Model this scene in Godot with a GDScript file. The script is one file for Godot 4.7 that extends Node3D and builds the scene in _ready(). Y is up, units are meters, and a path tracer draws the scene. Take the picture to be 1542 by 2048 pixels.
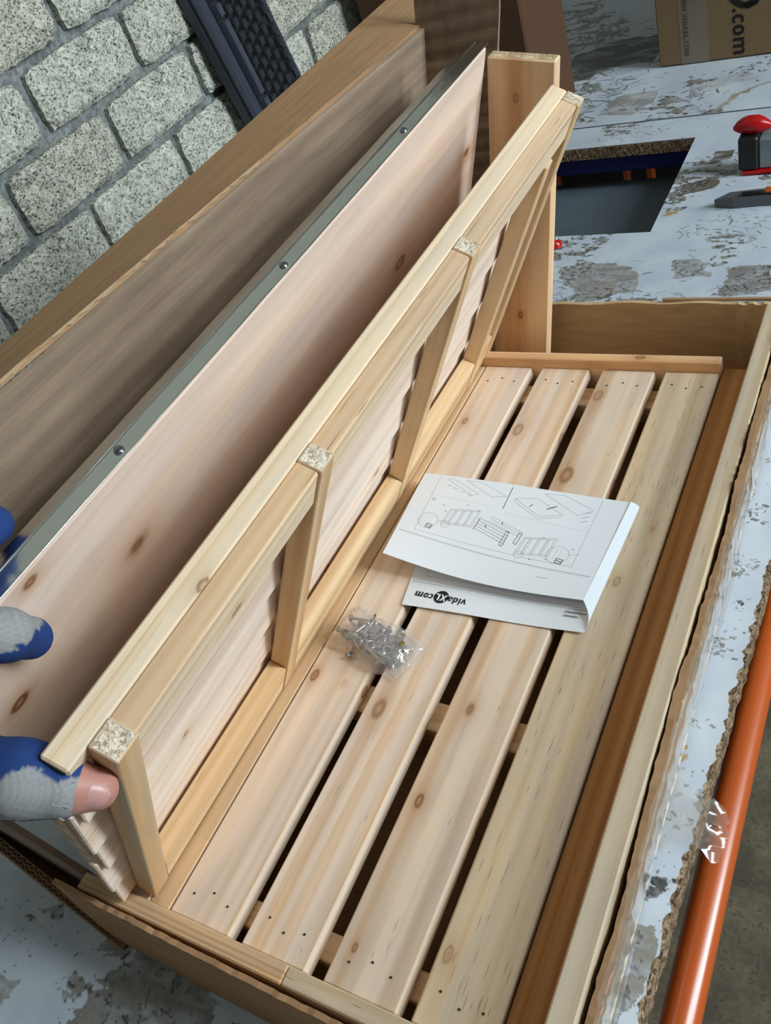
extends Node3D
# An opened carton of flat-packed garden-table boards on a worn workbench, beside a wall of concrete blocks.
# S is the height of the slats' upper side; most heights below are given relative to it.
const S := 0.95
const TABLE := -0.075
var M := {}
var taken := {}

# ---------------------------------------------------------------- helpers
func W(x: float, y: float, z: float) -> Vector3:
	return Vector3(x, y + S, z)

func numbered(called: String) -> String:
	if not taken.has(called):
		taken[called] = 0
		return called
	taken[called] += 1
	return "%s_%03d" % [called, taken[called]]

func thing(called: String, label: String, category: String, at: Vector3, group := "") -> Node3D:
	var o := Node3D.new()
	o.name = numbered(called)
	add_child(o)
	o.position = at
	o.set_meta("label", label)
	o.set_meta("category", category)
	if group != "":
		o.set_meta("group", group)
	return o

func structure(called: String) -> Node3D:
	var o := Node3D.new()
	o.name = called
	add_child(o)
	o.set_meta("kind", "structure")
	return o

# a child mesh given in world space
func put(parent: Node3D, called: String, mesh: Mesh, xf: Transform3D, mat: Material = null, base := Vector3.INF) -> MeshInstance3D:
	var m := MeshInstance3D.new()
	m.name = called
	m.mesh = mesh
	if mat:
		m.material_override = mat
	var origin := Vector3.ZERO
	var n: Node = parent
	while n is Node3D and n != self:
		origin += (n as Node3D).position
		n = n.get_parent()
	xf.origin -= origin
	m.transform = xf
	m.cast_shadow = GeometryInstance3D.SHADOW_CASTING_SETTING_ON
	parent.add_child(m, true)
	return m

func mat(color: Color, rough := 0.8, metal := 0.0) -> StandardMaterial3D:
	var m := StandardMaterial3D.new()
	m.albedo_color = color
	m.roughness = rough
	m.metallic = metal
	m.metallic_specular = 0.5
	return m

func tri(st: SurfaceTool, a: Vector3, b: Vector3, c: Vector3, out: Vector3, ua := Vector2.ZERO, ub := Vector2.ZERO, uc := Vector2.ZERO) -> void:
	var n := (b - a).cross(c - a)
	if n.dot(out) > 0:
		var t := b
		b = c
		c = t
		var tu := ub
		ub = uc
		uc = tu
		n = -n
	n = -n.normalized()
	st.set_normal(n); st.set_uv(ua); st.add_vertex(a)
	st.set_normal(n); st.set_uv(ub); st.add_vertex(b)
	st.set_normal(n); st.set_uv(uc); st.add_vertex(c)

func quad(st: SurfaceTool, a: Vector3, b: Vector3, c: Vector3, d: Vector3, out: Vector3, ua := Vector2.ZERO, ub := Vector2.ZERO, uc := Vector2.ZERO, ud := Vector2.ZERO) -> void:
	tri(st, a, b, c, out, ua, ub, uc)
	tri(st, a, c, d, out, ua, uc, ud)

func begin() -> SurfaceTool:
	var st := SurfaceTool.new()
	st.begin(Mesh.PRIMITIVE_TRIANGLES)
	return st

# chamfered box, length along z; the texture covers tw across by tl along; end faces are a second surface
func board_uv(p: Vector3, n: Vector3, h: Vector3, tw: float, tl: float, ou: Vector2) -> Vector2:
	if absf(n.z) > 0.9:
		return Vector2(p.x / 0.03 + 0.5, p.y / 0.03 + 0.5) + ou
	var u := p.x
	if absf(n.x) > 0.9:
		u = signf(n.x) * (h.x + (h.y - p.y))
	elif n.y < -0.9:
		u = -p.x + 0.37 * tw
	return Vector2(u / tw + 0.5, p.z / tl + 0.5) + ou

func board(size: Vector3, bevel: float, m: Material, m_end: Material = null, tw := 0.0, tl := 0.0, ou := Vector2.ZERO) -> ArrayMesh:
	var h := size * 0.5
	if tw == 0.0:
		tw = size.x
	if tl == 0.0:
		tl = size.z
	var st := begin()
	var se := begin()
	var b := bevel
	var i := Vector3(h.x - b, h.y - b, h.z - b)
	for s in [-1.0, 1.0]:
		for ax in 3:
			var n := Vector3.ZERO
			n[ax] = s
			var a1: int = (ax + 1) % 3
			var a2: int = (ax + 2) % 3
			var ps: Array[Vector3] = []
			for k in [[-1, -1], [1, -1], [1, 1], [-1, 1]]:
				var p := Vector3.ZERO
				p[ax] = s * h[ax]
				p[a1] = k[0] * i[a1]
				p[a2] = k[1] * i[a2]
				ps.append(p)
			var t := se if (ax == 2 and m_end) else st
			quad(t, ps[0], ps[1], ps[2], ps[3], n, board_uv(ps[0], n, h, tw, tl, ou), board_uv(ps[1], n, h, tw, tl, ou), board_uv(ps[2], n, h, tw, tl, ou), board_uv(ps[3], n, h, tw, tl, ou))
	if b > 0.0:
		for ax in 3:                                         # the twelve chamfers
			var a1: int = (ax + 1) % 3
			var a2: int = (ax + 2) % 3
			for s1 in [-1.0, 1.0]:
				for s2 in [-1.0, 1.0]:
					var n := Vector3.ZERO
					n[a1] = s1
					n[a2] = s2
					var ps: Array[Vector3] = []
					for k in [[-1, 0], [1, 0], [1, 1], [-1, 1]]:
						var p := Vector3.ZERO
						p[ax] = k[0] * i[ax]
						p[a1] = s1 * (h[a1] if k[1] == 0 else i[a1])
						p[a2] = s2 * (i[a2] if k[1] == 0 else h[a2])
						ps.append(p)
					var nn := Vector3(0, 1, 0)
					quad(st, ps[0], ps[1], ps[2], ps[3], n, board_uv(ps[0], nn, h, tw, tl, ou), board_uv(ps[1], nn, h, tw, tl, ou), board_uv(ps[2], nn, h, tw, tl, ou), board_uv(ps[3], nn, h, tw, tl, ou))
		for sx in [-1.0, 1.0]:
			for sy in [-1.0, 1.0]:
				for sz in [-1.0, 1.0]:
					var p1 := Vector3(sx * h.x, sy * i.y, sz * i.z)
					var p2 := Vector3(sx * i.x, sy * h.y, sz * i.z)
					var p3 := Vector3(sx * i.x, sy * i.y, sz * h.z)
					var nn := Vector3(0, 1, 0)
					tri(st, p1, p2, p3, Vector3(sx, sy, sz), board_uv(p1, nn, h, tw, tl, ou), board_uv(p2, nn, h, tw, tl, ou), board_uv(p3, nn, h, tw, tl, ou))
	st.set_material(m)
	st.generate_tangents()
	var mesh := st.commit()
	if m_end:
		se.set_material(m_end)
		se.generate_tangents()
		se.commit(mesh)
	return mesh

# basis from the directions of a board's width, thickness and length
func frame3(x: Vector3, y: Vector3, z: Vector3, o: Vector3) -> Transform3D:
	return Transform3D(Basis(x, y, z), o)

# world box between two corners (relative heights), chamfered
func box(parent: Node3D, called: String, a: Vector3, b: Vector3, m: Material, bevel := 0.002, m_end: Material = null, tw := 0.0, tl := 0.0, ou := Vector2.ZERO) -> MeshInstance3D:
	var lo := Vector3(minf(a.x, b.x), minf(a.y, b.y), minf(a.z, b.z))
	var hi := Vector3(maxf(a.x, b.x), maxf(a.y, b.y), maxf(a.z, b.z))
	return put(parent, called, board(hi - lo, bevel, m, m_end, tw, tl, ou), Transform3D(Basis(), (lo + hi) * 0.5 + Vector3(0, S, 0)))

# the same with its length along x
func boxx(parent: Node3D, called: String, a: Vector3, b: Vector3, m: Material, bevel := 0.002, m_end: Material = null, tw := 0.0, tl := 0.0, ou := Vector2.ZERO) -> MeshInstance3D:
	var lo := Vector3(minf(a.x, b.x), minf(a.y, b.y), minf(a.z, b.z))
	var hi := Vector3(maxf(a.x, b.x), maxf(a.y, b.y), maxf(a.z, b.z))
	var d := hi - lo
	return put(parent, called, board(Vector3(d.z, d.y, d.x), bevel, m, m_end, tw, tl, ou), Transform3D(Basis(Vector3(0, 0, -1), Vector3(0, 1, 0), Vector3(1, 0, 0)), (lo + hi) * 0.5 + Vector3(0, S, 0)))

func tube(st: SurfaceTool, pts: Array, radii: Array, sides := 10, caps := true) -> void:
	var rings: Array = []
	var up := Vector3(0.13, 0.97, 0.21).normalized()
	for k in pts.size():
		var d: Vector3
		if k == 0:
			d = pts[1] - pts[0]
		elif k == pts.size() - 1:
			d = pts[k] - pts[k - 1]
		else:
			d = pts[k + 1] - pts[k - 1]
		d = d.normalized()
		var x := up.cross(d)
		if x.length() < 0.05:
			x = Vector3(1, 0, 0).cross(d)
		x = x.normalized()
		var y := d.cross(x)
		var ring: Array[Vector3] = []
		for q in sides:
			var a := TAU * q / sides
			ring.append(pts[k] + (x * cos(a) + y * sin(a)) * radii[k])
		rings.append(ring)
	for k in pts.size() - 1:
		for q in sides:
			var q2: int = (q + 1) % sides
			var mid: Vector3 = (pts[k] + pts[k + 1]) * 0.5
			var a: Vector3 = rings[k][q]
			var b: Vector3 = rings[k][q2]
			var c: Vector3 = rings[k + 1][q2]
			var d2: Vector3 = rings[k + 1][q]
			quad(st, a, b, c, d2, (a + b + c + d2) * 0.25 - mid)
	if caps:
		for q in sides:
			var q2: int = (q + 1) % sides
			tri(st, pts[0], rings[0][q], rings[0][q2], pts[0] - pts[1])
			var e: int = pts.size() - 1
			tri(st, pts[e], rings[e][q], rings[e][q2], pts[e] - pts[e - 1])

func smooth(st: SurfaceTool) -> ArrayMesh:
	# share normals between faces that meet at less than about 50 degrees
	var arr := st.commit().surface_get_arrays(0)
	var v: PackedVector3Array = arr[Mesh.ARRAY_VERTEX]
	var fn: PackedVector3Array = arr[Mesh.ARRAY_NORMAL]
	var at := {}
	for k in v.size():
		var key := Vector3i((v[k] * 20000.0).round())
		if not at.has(key):
			at[key] = []
		at[key].append(fn[k])
	var s2 := begin()
	for k in v.size():
		var sum := Vector3.ZERO
		for n in at[Vector3i((v[k] * 20000.0).round())]:
			if fn[k].dot(n) > 0.6:
				sum += n
		s2.set_normal(sum.normalized())
		s2.set_uv(Vector2.ZERO)
		s2.add_vertex(v[k])
	return s2.commit()

# a curved sheet with thickness from a grid of points (rows x cols); the texture runs 0..1 over it
func sheet(grid: Array, thick: float, m: Material, flip := false) -> ArrayMesh:
	var st := begin()
	var rows := grid.size()
	var cols: int = grid[0].size()
	var nrm: Array = []
	for r in rows:
		var row: Array[Vector3] = []
		for c in cols:
			var du: Vector3 = grid[r][mini(c + 1, cols - 1)] - grid[r][maxi(c - 1, 0)]
			var dv: Vector3 = grid[mini(r + 1, rows - 1)][c] - grid[maxi(r - 1, 0)][c]
			var n := du.cross(dv).normalized()
			if flip:
				n = -n
			row.append(n)
		nrm.append(row)
	for side in 2:
		for r in rows - 1:
			for c in cols - 1:
				var ids := [[r, c], [r, c + 1], [r + 1, c + 1], [r + 1, c]]
				var p: Array = []
				var nn: Array = []
				var uv: Array = []
				for q in ids:
					var n: Vector3 = nrm[q[0]][q[1]]
					p.append(grid[q[0]][q[1]] - (n * thick if side == 1 else Vector3.ZERO))
					nn.append(n if side == 0 else -n)
					uv.append(Vector2(float(q[1]) / (cols - 1), float(q[0]) / (rows - 1)))
				for t in [[0, 1, 2], [0, 2, 3]]:
					var o: Array = t
					if (p[t[1]] - p[t[0]]).cross(p[t[2]] - p[t[0]]).dot(nn[t[0]]) > 0:
						o = [t[0], t[2], t[1]]
					for k in o:
						st.set_normal(nn[k]); st.set_uv(uv[k]); st.add_vertex(p[k])
	# rim
	var rim: Array = []
	for c in cols: rim.append([0, c])
	for r in range(1, rows): rim.append([r, cols - 1])
	for c in range(cols - 2, -1, -1): rim.append([rows - 1, c])
	for r in range(rows - 2, 0, -1): rim.append([r, 0])
	var mid: Vector3 = grid[rows / 2][cols / 2]
	for k in rim.size():
		var a = rim[k]
		var b = rim[(k + 1) % rim.size()]
		var pa: Vector3 = grid[a[0]][a[1]]
		var pb: Vector3 = grid[b[0]][b[1]]
		var na: Vector3 = nrm[a[0]][a[1]] * thick
		var nb: Vector3 = nrm[b[0]][b[1]] * thick
		var ua := Vector2(float(a[1]) / (cols - 1), float(a[0]) / (rows - 1))
		var ub := Vector2(float(b[1]) / (cols - 1), float(b[0]) / (rows - 1))
		quad(st, pa, pb, pb - nb, pa - na, (pa + pb) * 0.5 - mid, ua, ub, ub, ua)
	st.set_material(m)
	st.generate_tangents()
	return st.commit()

# ---------------------------------------------------------------- computed textures
func noise_bytes(w: int, h: int, seed_: int, freq: float, type := FastNoiseLite.TYPE_SIMPLEX_SMOOTH, sx := 1, sy := 1) -> PackedByteArray:
	var n := FastNoiseLite.new()
	n.seed = seed_
	n.frequency = freq
	n.noise_type = type
	n.fractal_octaves = 3
	if type == FastNoiseLite.TYPE_CELLULAR:
		n.fractal_type = FastNoiseLite.FRACTAL_NONE
		n.cellular_return_type = FastNoiseLite.RETURN_CELL_VALUE
	var im := n.get_image(maxi(2, w / sx), maxi(2, h / sy), false, false, true)
	im.convert(Image.FORMAT_L8)
	if sx > 1 or sy > 1:
		im.resize(w, h, Image.INTERPOLATE_CUBIC)
	return im.get_data()

func texture(im: Image) -> ImageTexture:
	im.generate_mipmaps()
	return ImageTexture.create_from_image(im)

# wood seen along the grain: wm metres across, lm along; knots are [across, along, radius, darkness] in metres from the corner
func wood(w: int, h: int, wm: float, lm: float, seed_: int, light: Color, dark: Color, rings: float, knots := [], flecks := [], bend := 0.5, rough := 0.62) -> StandardMaterial3D:
	light = Color(minf(1.0, light.r * 1.045), minf(1.0, light.g * 1.035), minf(1.0, light.b * 1.035))
	dark = Color(minf(1.0, dark.r * 1.045), minf(1.0, dark.g * 1.02), minf(1.0, dark.b * 0.99))
	var band := noise_bytes(w, h, seed_, 0.011, FastNoiseLite.TYPE_SIMPLEX_SMOOTH, 1, 64)
	var fib := noise_bytes(w, h, seed_ + 1, 0.35, FastNoiseLite.TYPE_SIMPLEX, 1, 24)
	var dis := noise_bytes(w, h, seed_ + 2, 0.02, FastNoiseLite.TYPE_SIMPLEX_SMOOTH, 1, 12)
	var pat := noise_bytes(w, h, seed_ + 3, 0.012, FastNoiseLite.TYPE_SIMPLEX_SMOOTH, 1, 6)
	var out := PackedByteArray()
	out.resize(w * h * 3)
	var knot_c := Color(0.40, 0.24, 0.13)
	for j in h:
		var y := float(j) / h * lm
		var near: Array = []
		for k in knots:
			if absf(y - k[1]) < k[2] * 7.0:
				near.append(k)
		for i in w:
			var q := j * w + i
			var x := float(i) / w
			var xd := x + (dis[q] / 255.0 - 0.5) * bend * 0.35
			var kd := 0.0
			var hal := 0.0
			for k in near:
				var dx: float = x * wm - k[0]
				var dy: float = (y - k[1]) * 0.55
				var d: float = sqrt(dx * dx + dy * dy) / (k[2] * 0.72)
				if d < 5.0:
					xd -= dx / wm * 0.9 * exp(-d * d * 0.28)
					var inside := smoothstep(1.15, 0.7, d + (fib[q] / 255.0 - 0.5) * 0.5)
					kd = maxf(kd, inside * k[3] * (0.5 + 0.3 * sin(d * 6.0 + k[0] * 300.0)))
					hal = maxf(hal, exp(-maxf(0.0, d - 0.6) * 0.75) * 0.8 * k[3])
			var r := xd * rings
			r = r - floorf(r)
			r = r * r * r
			var t := 0.24 * r + 1.15 * (band[q] / 255.0 - 0.32) + 0.17 * (fib[q] / 255.0 - 0.5)
			t = clampf(t, 0.0, 1.0)
			var c := light.lerp(dark, t)
			var p := (pat[q] / 255.0 - 0.5) * 0.10
			c.r += p; c.g += p * 0.7; c.b += p * 0.2
			if hal > 0.01:
				c = c.lerp(Color(0.66, 0.46, 0.29), hal * 0.75)
			if kd > 0.0:
				c = c.lerp(knot_c, kd)
			out[q * 3] = int(clampf(c.r, 0, 1) * 255)
			out[q * 3 + 1] = int(clampf(c.g, 0, 1) * 255)
			out[q * 3 + 2] = int(clampf(c.b, 0, 1) * 255)
	var im := Image.create_from_data(w, h, false, Image.FORMAT_RGB8, out)
	var rng := RandomNumberGenerator.new()
	rng.seed = seed_
	for f in flecks:                                          # [count, x0, x1, length px]: short dark resin streaks along the grain
		for n in f[0]:
			var fx := int(rng.randf_range(f[1], f[2]) * w)
			var fy := rng.randi() % h
			var ln := int(f[3] * rng.randf_range(0.3, 1.0))
			for k in ln:
				var xx := clampi(fx + int(k * 0.04 * rng.randf_range(-1, 1)), 0, w - 1)
				var yy := (fy + k) % h
				im.set_pixel(xx, yy, im.get_pixel(xx, yy).lerp(Color(0.34, 0.24, 0.16), 0.8 * sin(PI * (k + 1.0) / (ln + 1.0))))
	var m := mat(Color.WHITE, rough)
	m.albedo_texture = texture(im)
	m.metallic_specular = 0.35
	return m

func line(im: Image, a: Vector2, b: Vector2, c: Color, width := 1) -> void:
	var n := int(maxf(absf(a.x - b.x), absf(a.y - b.y))) + 1
	for k in n + 1:
		var p := a.lerp(b, float(k) / n)
		for dx in width:
			for dy in width:
				var x := int(p.x) + dx
				var y := int(p.y) + dy
				if x >= 0 and y >= 0 and x < im.get_width() and y < im.get_height():
					im.set_pixel(x, y, c)

func poly_line(im: Image, pts: Array, c: Color, closed := false, width := 1) -> void:
	for k in pts.size() - (0 if closed else 1):
		line(im, pts[k], pts[(k + 1) % pts.size()], c, width)

func ring_line(im: Image, o: Vector2, r: float, c: Color, width := 1) -> void:
	for k in 40:
		line(im, o + Vector2.from_angle(TAU * k / 40) * r, o + Vector2.from_angle(TAU * (k + 1) / 40) * r, c, width)

# worn white laminate: x0..x1 by z0..z1 (z falls along the image), scuffs where wear() says, patches as polygons
func laminate(w: int, h: int, x0: float, x1: float, z0: float, z1: float, seed_: int, patches: Array, spots: Array) -> StandardMaterial3D:
	var big := noise_bytes(w, h, seed_, 0.006)
	var fine := noise_bytes(w, h, seed_ + 1, 0.09, FastNoiseLite.TYPE_SIMPLEX, 1, 1)
	var smear := noise_bytes(w, h, seed_ + 2, 0.05, FastNoiseLite.TYPE_SIMPLEX, 3, 1)
	var tint := noise_bytes(w, h, seed_ + 3, 0.012)
	var out := PackedByteArray()
	out.resize(w * h * 3)
	var base := Color(0.78, 0.82, 0.87)
	var grey := Color(0.50, 0.49, 0.46)
	var black := Color(0.16, 0.15, 0.15)
	for j in h:
		var z := lerpf(z0, z1, (j + 0.5) / h)
		var more := 1.0 if z < -0.84 else 0.0
		for i in w:
			var q := j * w + i
			var b := big[q] / 255.0
			var f := fine[q] / 255.0
			var s := smear[q] / 255.0
			var c := base
			var tt := (tint[q] / 255.0 - 0.5) * 0.10
			c.r += tt; c.g += tt; c.b += tt * 0.7
			var edge := 0.66 - 0.13 * more
			if b > edge:
				var k := clampf((b - edge) * 9.0, 0.0, 1.0)
				if s + (f - 0.5) * 0.5 > 0.62 - 0.10 * k:
					c = c.lerp(grey, 0.45 + 0.4 * k)
				if f > 0.72 and s > 0.5:
					c = c.lerp(black, 0.65)
			elif f > 0.84 and b > 0.5:
				c = c.lerp(black, 0.5)
			out[q * 3] = int(clampf(c.r, 0, 1) * 255)
			out[q * 3 + 1] = int(clampf(c.g, 0, 1) * 255)
			out[q * 3 + 2] = int(clampf(c.b, 0, 1) * 255)
	var im := Image.create_from_data(w, h, false, Image.FORMAT_RGB8, out)
	for p in patches:                                         # [polygon in (x, z), colour, dark colour, darkness of its dirt]
		var poly := PackedVector2Array()
		var lo := Vector2(1e9, 1e9)
		var hi := Vector2(-1e9, -1e9)
		for v in p[0]:
			var t := Vector2((v[0] - x0) / (x1 - x0) * w, (v[1] - z0) / (z1 - z0) * h)
			poly.append(t)
			lo = lo.min(t)
			hi = hi.max(t)
		for yy in range(maxi(0, int(lo.y)), mini(h, int(hi.y) + 2)):
			for xx in range(maxi(0, int(lo.x)), mini(w, int(hi.x) + 2)):
				var q := yy * w + xx
				var wob := Vector2(tint[q] / 255.0 - 0.5, big[q] / 255.0 - 0.5) * 36.0 + Vector2(fine[q] / 255.0 - 0.5, smear[q] / 255.0 - 0.5) * 9.0
				if Geometry2D.is_point_in_polygon(Vector2(xx, yy) + wob, poly):
					var c: Color = p[1]
					var tt := (tint[q] / 255.0 - 0.5) * 0.18 + (fine[q] / 255.0 - 0.5) * 0.08
					c.r += tt; c.g += tt; c.b += tt
					if fine[q] / 255.0 * 0.45 + smear[q] / 255.0 * 0.3 + tint[q] / 255.0 * 0.4 > p[3]:
						c = c.lerp(p[2], 0.6)
					c = c.lerp(im.get_pixel(xx, yy), clampf(0.12 + (smear[q] / 255.0 - 0.45) * 1.2, 0.0, 0.85))
					im.set_pixel(xx, yy, c)
	var rng := RandomNumberGenerator.new()
	rng.seed = seed_ + 9
	for sp in spots:                                          # [x, z, radius, strokes, colour]: clusters of scratches and rubbed dirt
		for k in sp[3]:
			var o := Vector2(sp[0] + rng.randfn(0, sp[2] * 0.5), sp[1] + rng.randfn(0, sp[2] * 0.5))
			var d: Vector2 = Vector2.from_angle(rng.randfn(0.35, 0.7)) * sp[2] * rng.randf_range(0.03, 0.28)
			var a := Vector2((o.x - x0) / (x1 - x0) * w, (o.y - z0) / (z1 - z0) * h)
			var e := Vector2((o.x + d.x - x0) / (x1 - x0) * w, (o.y + d.y - z0) / (z1 - z0) * h)
			line(im, a, e, Color(0.76, 0.80, 0.84).lerp(sp[4], rng.randf_range(0.4, 1.0)), 1 + int(rng.randf() * 1.5))
	var m := mat(Color.WHITE, 0.42)
	m.albedo_texture = texture(im)
	return m

func speckle(w: int, h: int, seed_: int, cols: Array, cuts: Array, freq: float, freq2: float, rough := 0.95, bump := 2.0) -> StandardMaterial3D:
	var cell := noise_bytes(w, h, seed_, freq, FastNoiseLite.TYPE_CELLULAR)
	var cell2 := noise_bytes(w, h, seed_ + 5, freq2, FastNoiseLite.TYPE_CELLULAR)
	var big := noise_bytes(w, h, seed_ + 1, 0.012)
	var out := PackedByteArray()
	out.resize(w * h * 3)
	var hgt := PackedByteArray()
	hgt.resize(w * h)
	for q in w * h:
		var v := (cell[q] * 0.6 + cell2[q] * 0.4) / 255.0
		var c: Color = cols[0]
		for k in cuts.size():
			if v > cuts[k]:
				c = cols[k + 1]
		var g := (big[q] / 255.0 - 0.5) * 0.14 + (cell2[q] / 255.0 - 0.5) * 0.10
		out[q * 3] = int(clampf(c.r + g, 0, 1) * 255)
		out[q * 3 + 1] = int(clampf(c.g + g, 0, 1) * 255)
		out[q * 3 + 2] = int(clampf(c.b + g, 0, 1) * 255)
		hgt[q] = int(clampf(v * 200.0 + 30.0, 0, 255))
	var m := mat(Color.WHITE, rough)
	m.albedo_texture = texture(Image.create_from_data(w, h, false, Image.FORMAT_RGB8, out))
	var hi := Image.create_from_data(w, h, false, Image.FORMAT_L8, hgt)
	hi.convert(Image.FORMAT_RGBA8)
	hi.bump_map_to_normal_map(bump)
	m.normal_enabled = true
	m.normal_texture = texture(hi)
	m.normal_scale = 0.8
	return m

# cardboard: fibres, and across them the ghost of the flutes
func cardboard(color: Color, seed_: int, flutes: float, strength: float, streak := 0.0) -> StandardMaterial3D:
	var w := 256
	var h := 512
	var a := noise_bytes(w, h, seed_, 0.02)
	var f := noise_bytes(w, h, seed_ + 1, 0.3, FastNoiseLite.TYPE_SIMPLEX, 6, 1)
	var s := noise_bytes(w, h, seed_ + 2, 0.05, FastNoiseLite.TYPE_SIMPLEX, 64, 1)
	var out := PackedByteArray()
	out.resize(w * h * 3)
	var hgt := PackedByteArray()
	hgt.resize(w * h)
	for j in h:
		var fl := sin(float(j) / h * TAU * flutes)
		for i in w:
			var q := j * w + i
			var g := (a[q] / 255.0 - 0.5) * 0.08 + (f[q] / 255.0 - 0.5) * 0.06 + maxf(0.0, s[q] / 255.0 - 0.55) * streak
			out[q * 3] = int(clampf(color.r + g, 0, 1) * 255)
			out[q * 3 + 1] = int(clampf(color.g + g * 0.95, 0, 1) * 255)
			out[q * 3 + 2] = int(clampf(color.b + g * 0.85, 0, 1) * 255)
			hgt[q] = int(clampf(128.0 + fl * 60.0 + (a[q] / 255.0 - 0.5) * 60.0, 0, 255))
	var m := mat(Color.WHITE, 0.85)
	m.albedo_texture = texture(Image.create_from_data(w, h, false, Image.FORMAT_RGB8, out))
	m.metallic_specular = 0.2
	var hi := Image.create_from_data(w, h, false, Image.FORMAT_L8, hgt)
	hi.convert(Image.FORMAT_RGBA8)
	hi.bump_map_to_normal_map(strength)
	m.normal_enabled = true
	m.normal_texture = texture(hi)
	return m

func make_materials() -> void:
	var pale := Color(0.88, 0.82, 0.76)
	var paled := Color(0.77, 0.66, 0.54)
	# the four slats of the tray (58 mm by 0.675 m; along runs from the far end)
	M.slat1 = wood(192, 1280, 0.058, 0.675, 11, pale, Color(0.81, 0.73, 0.64), 5.0, [[0.008, 0.452, 0.005, 0.85], [0.013, 0.100, 0.005, 0.5], [0.040, 0.453, 0.006, 0.18]])
	M.slat2 = wood(192, 1280, 0.058, 0.675, 23, Color(0.88, 0.82, 0.76), Color(0.79, 0.68, 0.56), 6.0, [[0.014, 0.468, 0.009, 0.5], [0.010, 0.108, 0.008, 0.45]], [[10, 0.1, 0.9, 26]])
	M.slat3 = wood(192, 1280, 0.058, 0.675, 37, Color(0.86, 0.80, 0.73), Color(0.76, 0.65, 0.54), 5.0, [[0.019, 0.448, 0.006, 0.6], [0.011, 0.534, 0.005, 0.75], [0.012, 0.170, 0.010, 0.55], [0.008, 0.045, 0.007, 0.4], [0.012, 0.647, 0.003, 0.6]], [[12, 0.1, 0.9, 26]])
	M.slat4 = wood(192, 1280, 0.058, 0.675, 41, Color(0.87, 0.81, 0.72), Color(0.78, 0.70, 0.58), 4.0, [[0.030, 0.294, 0.005, 0.4], [0.045, 0.228, 0.004, 0.35], [0.008, 0.628, 0.005, 0.45]], [[100, 0.05, 0.95, 34]])
	# the wide glued panel (0.36 m by 0.71 m)
	M.panel = wood(512, 1024, 0.36, 0.715, 53, Color(0.87, 0.795, 0.735), Color(0.78, 0.685, 0.615), 30.0, [[0.293, 0.135, 0.009, 0.75], [0.352, 0.061, 0.005, 0.8], [0.286, 0.022, 0.006, 1.0], [0.242, 0.529, 0.009, 0.65], [0.270, 0.686, 0.006, 0.95]], [], 0.15)
	M.toprail = wood(192, 1024, 0.06, 0.72, 67, Color(0.89, 0.81, 0.70), Color(0.76, 0.62, 0.48), 4.0, [[0.010, 0.60, 0.004, 0.6]], [[10, 0.2, 0.8, 60]], 0.9)
	M.lap = wood(192, 1024, 0.075, 0.72, 71, Color(0.92, 0.87, 0.82), Color(0.86, 0.77, 0.69), 5.0, [[0.030, 0.39, 0.004, 0.55], [0.060, 0.62, 0.003, 0.6]], [[6, 0.2, 0.8, 24]])
	M.lap2 = wood(192, 1024, 0.075, 0.72, 79, Color(0.92, 0.86, 0.81), Color(0.84, 0.74, 0.66), 5.0, [[0.040, 0.30, 0.005, 0.5]], [[6, 0.2, 0.8, 24]])
	M.rail = wood(192, 768, 0.06, 0.70, 83, Color(0.88, 0.78, 0.63), Color(0.76, 0.61, 0.44), 5.0, [[0.03, 0.21, 0.003, 0.7]], [[14, 0.2, 0.8, 30]])
	M.stile = wood(96, 512, 0.04, 0.34, 89, Color(0.84, 0.73, 0.58), Color(0.75, 0.60, 0.43), 3.0, [[0.022, 0.12, 0.002, 0.7]])
	M.side = wood(192, 1280, 0.06, 0.80, 97, Color(0.82, 0.77, 0.69), Color(0.71, 0.63, 0.51), 5.0, [[0.010, 0.42, 0.004, 0.3]], [[8, 0.1, 0.9, 30]])
	M.warm = wood(192, 768, 0.06, 0.70, 101, Color(0.76, 0.57, 0.37), Color(0.65, 0.45, 0.26), 3.0, [], [], 0.9)
	M.post = wood(192, 768, 0.07, 0.42, 107, Color(0.93, 0.81, 0.66), Color(0.82, 0.65, 0.48), 4.0, [[0.035, 0.30, 0.005, 0.6], [0.015, 0.398, 0.0015, 0.8], [0.055, 0.392, 0.002, 0.8], [0.03, 0.05, 0.004, 0.4]], [], 0.9)
	M.apron = wood(192, 768, 0.05, 0.36, 113, Color(0.82, 0.71, 0.57), Color(0.71, 0.57, 0.42), 3.0, [], [], 0.7)
	M.endgrain = speckle(64, 64, 131, [Color(0.74, 0.62, 0.48), Color(0.79, 0.68, 0.54), Color(0.83, 0.73, 0.60)], [0.3, 0.55], 0.12, 0.3, 0.9, 1.0)
	M.stub = speckle(64, 64, 133, [Color(0.77, 0.67, 0.57), Color(0.83, 0.75, 0.66), Color(0.87, 0.81, 0.73)], [0.25, 0.45], 0.16, 0.3, 0.9, 4.0)
	var conc := [Color(0.32, 0.33, 0.31), Color(0.52, 0.53, 0.50), Color(0.66, 0.67, 0.63), Color(0.74, 0.74, 0.69), Color(0.82, 0.81, 0.76)]
	M.block1 = speckle(384, 192, 201, conc, [0.17, 0.30, 0.45, 0.72], 0.16, 0.34)
	M.block2 = speckle(384, 192, 211, [Color(0.34, 0.35, 0.32), Color(0.54, 0.54, 0.50), Color(0.67, 0.67, 0.62), Color(0.74, 0.73, 0.67), Color(0.80, 0.78, 0.73)], [0.2, 0.34, 0.5, 0.75], 0.18, 0.30)
	M.block3 = speckle(384, 192, 221, conc, [0.14, 0.26, 0.42, 0.66], 0.13, 0.30)
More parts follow.
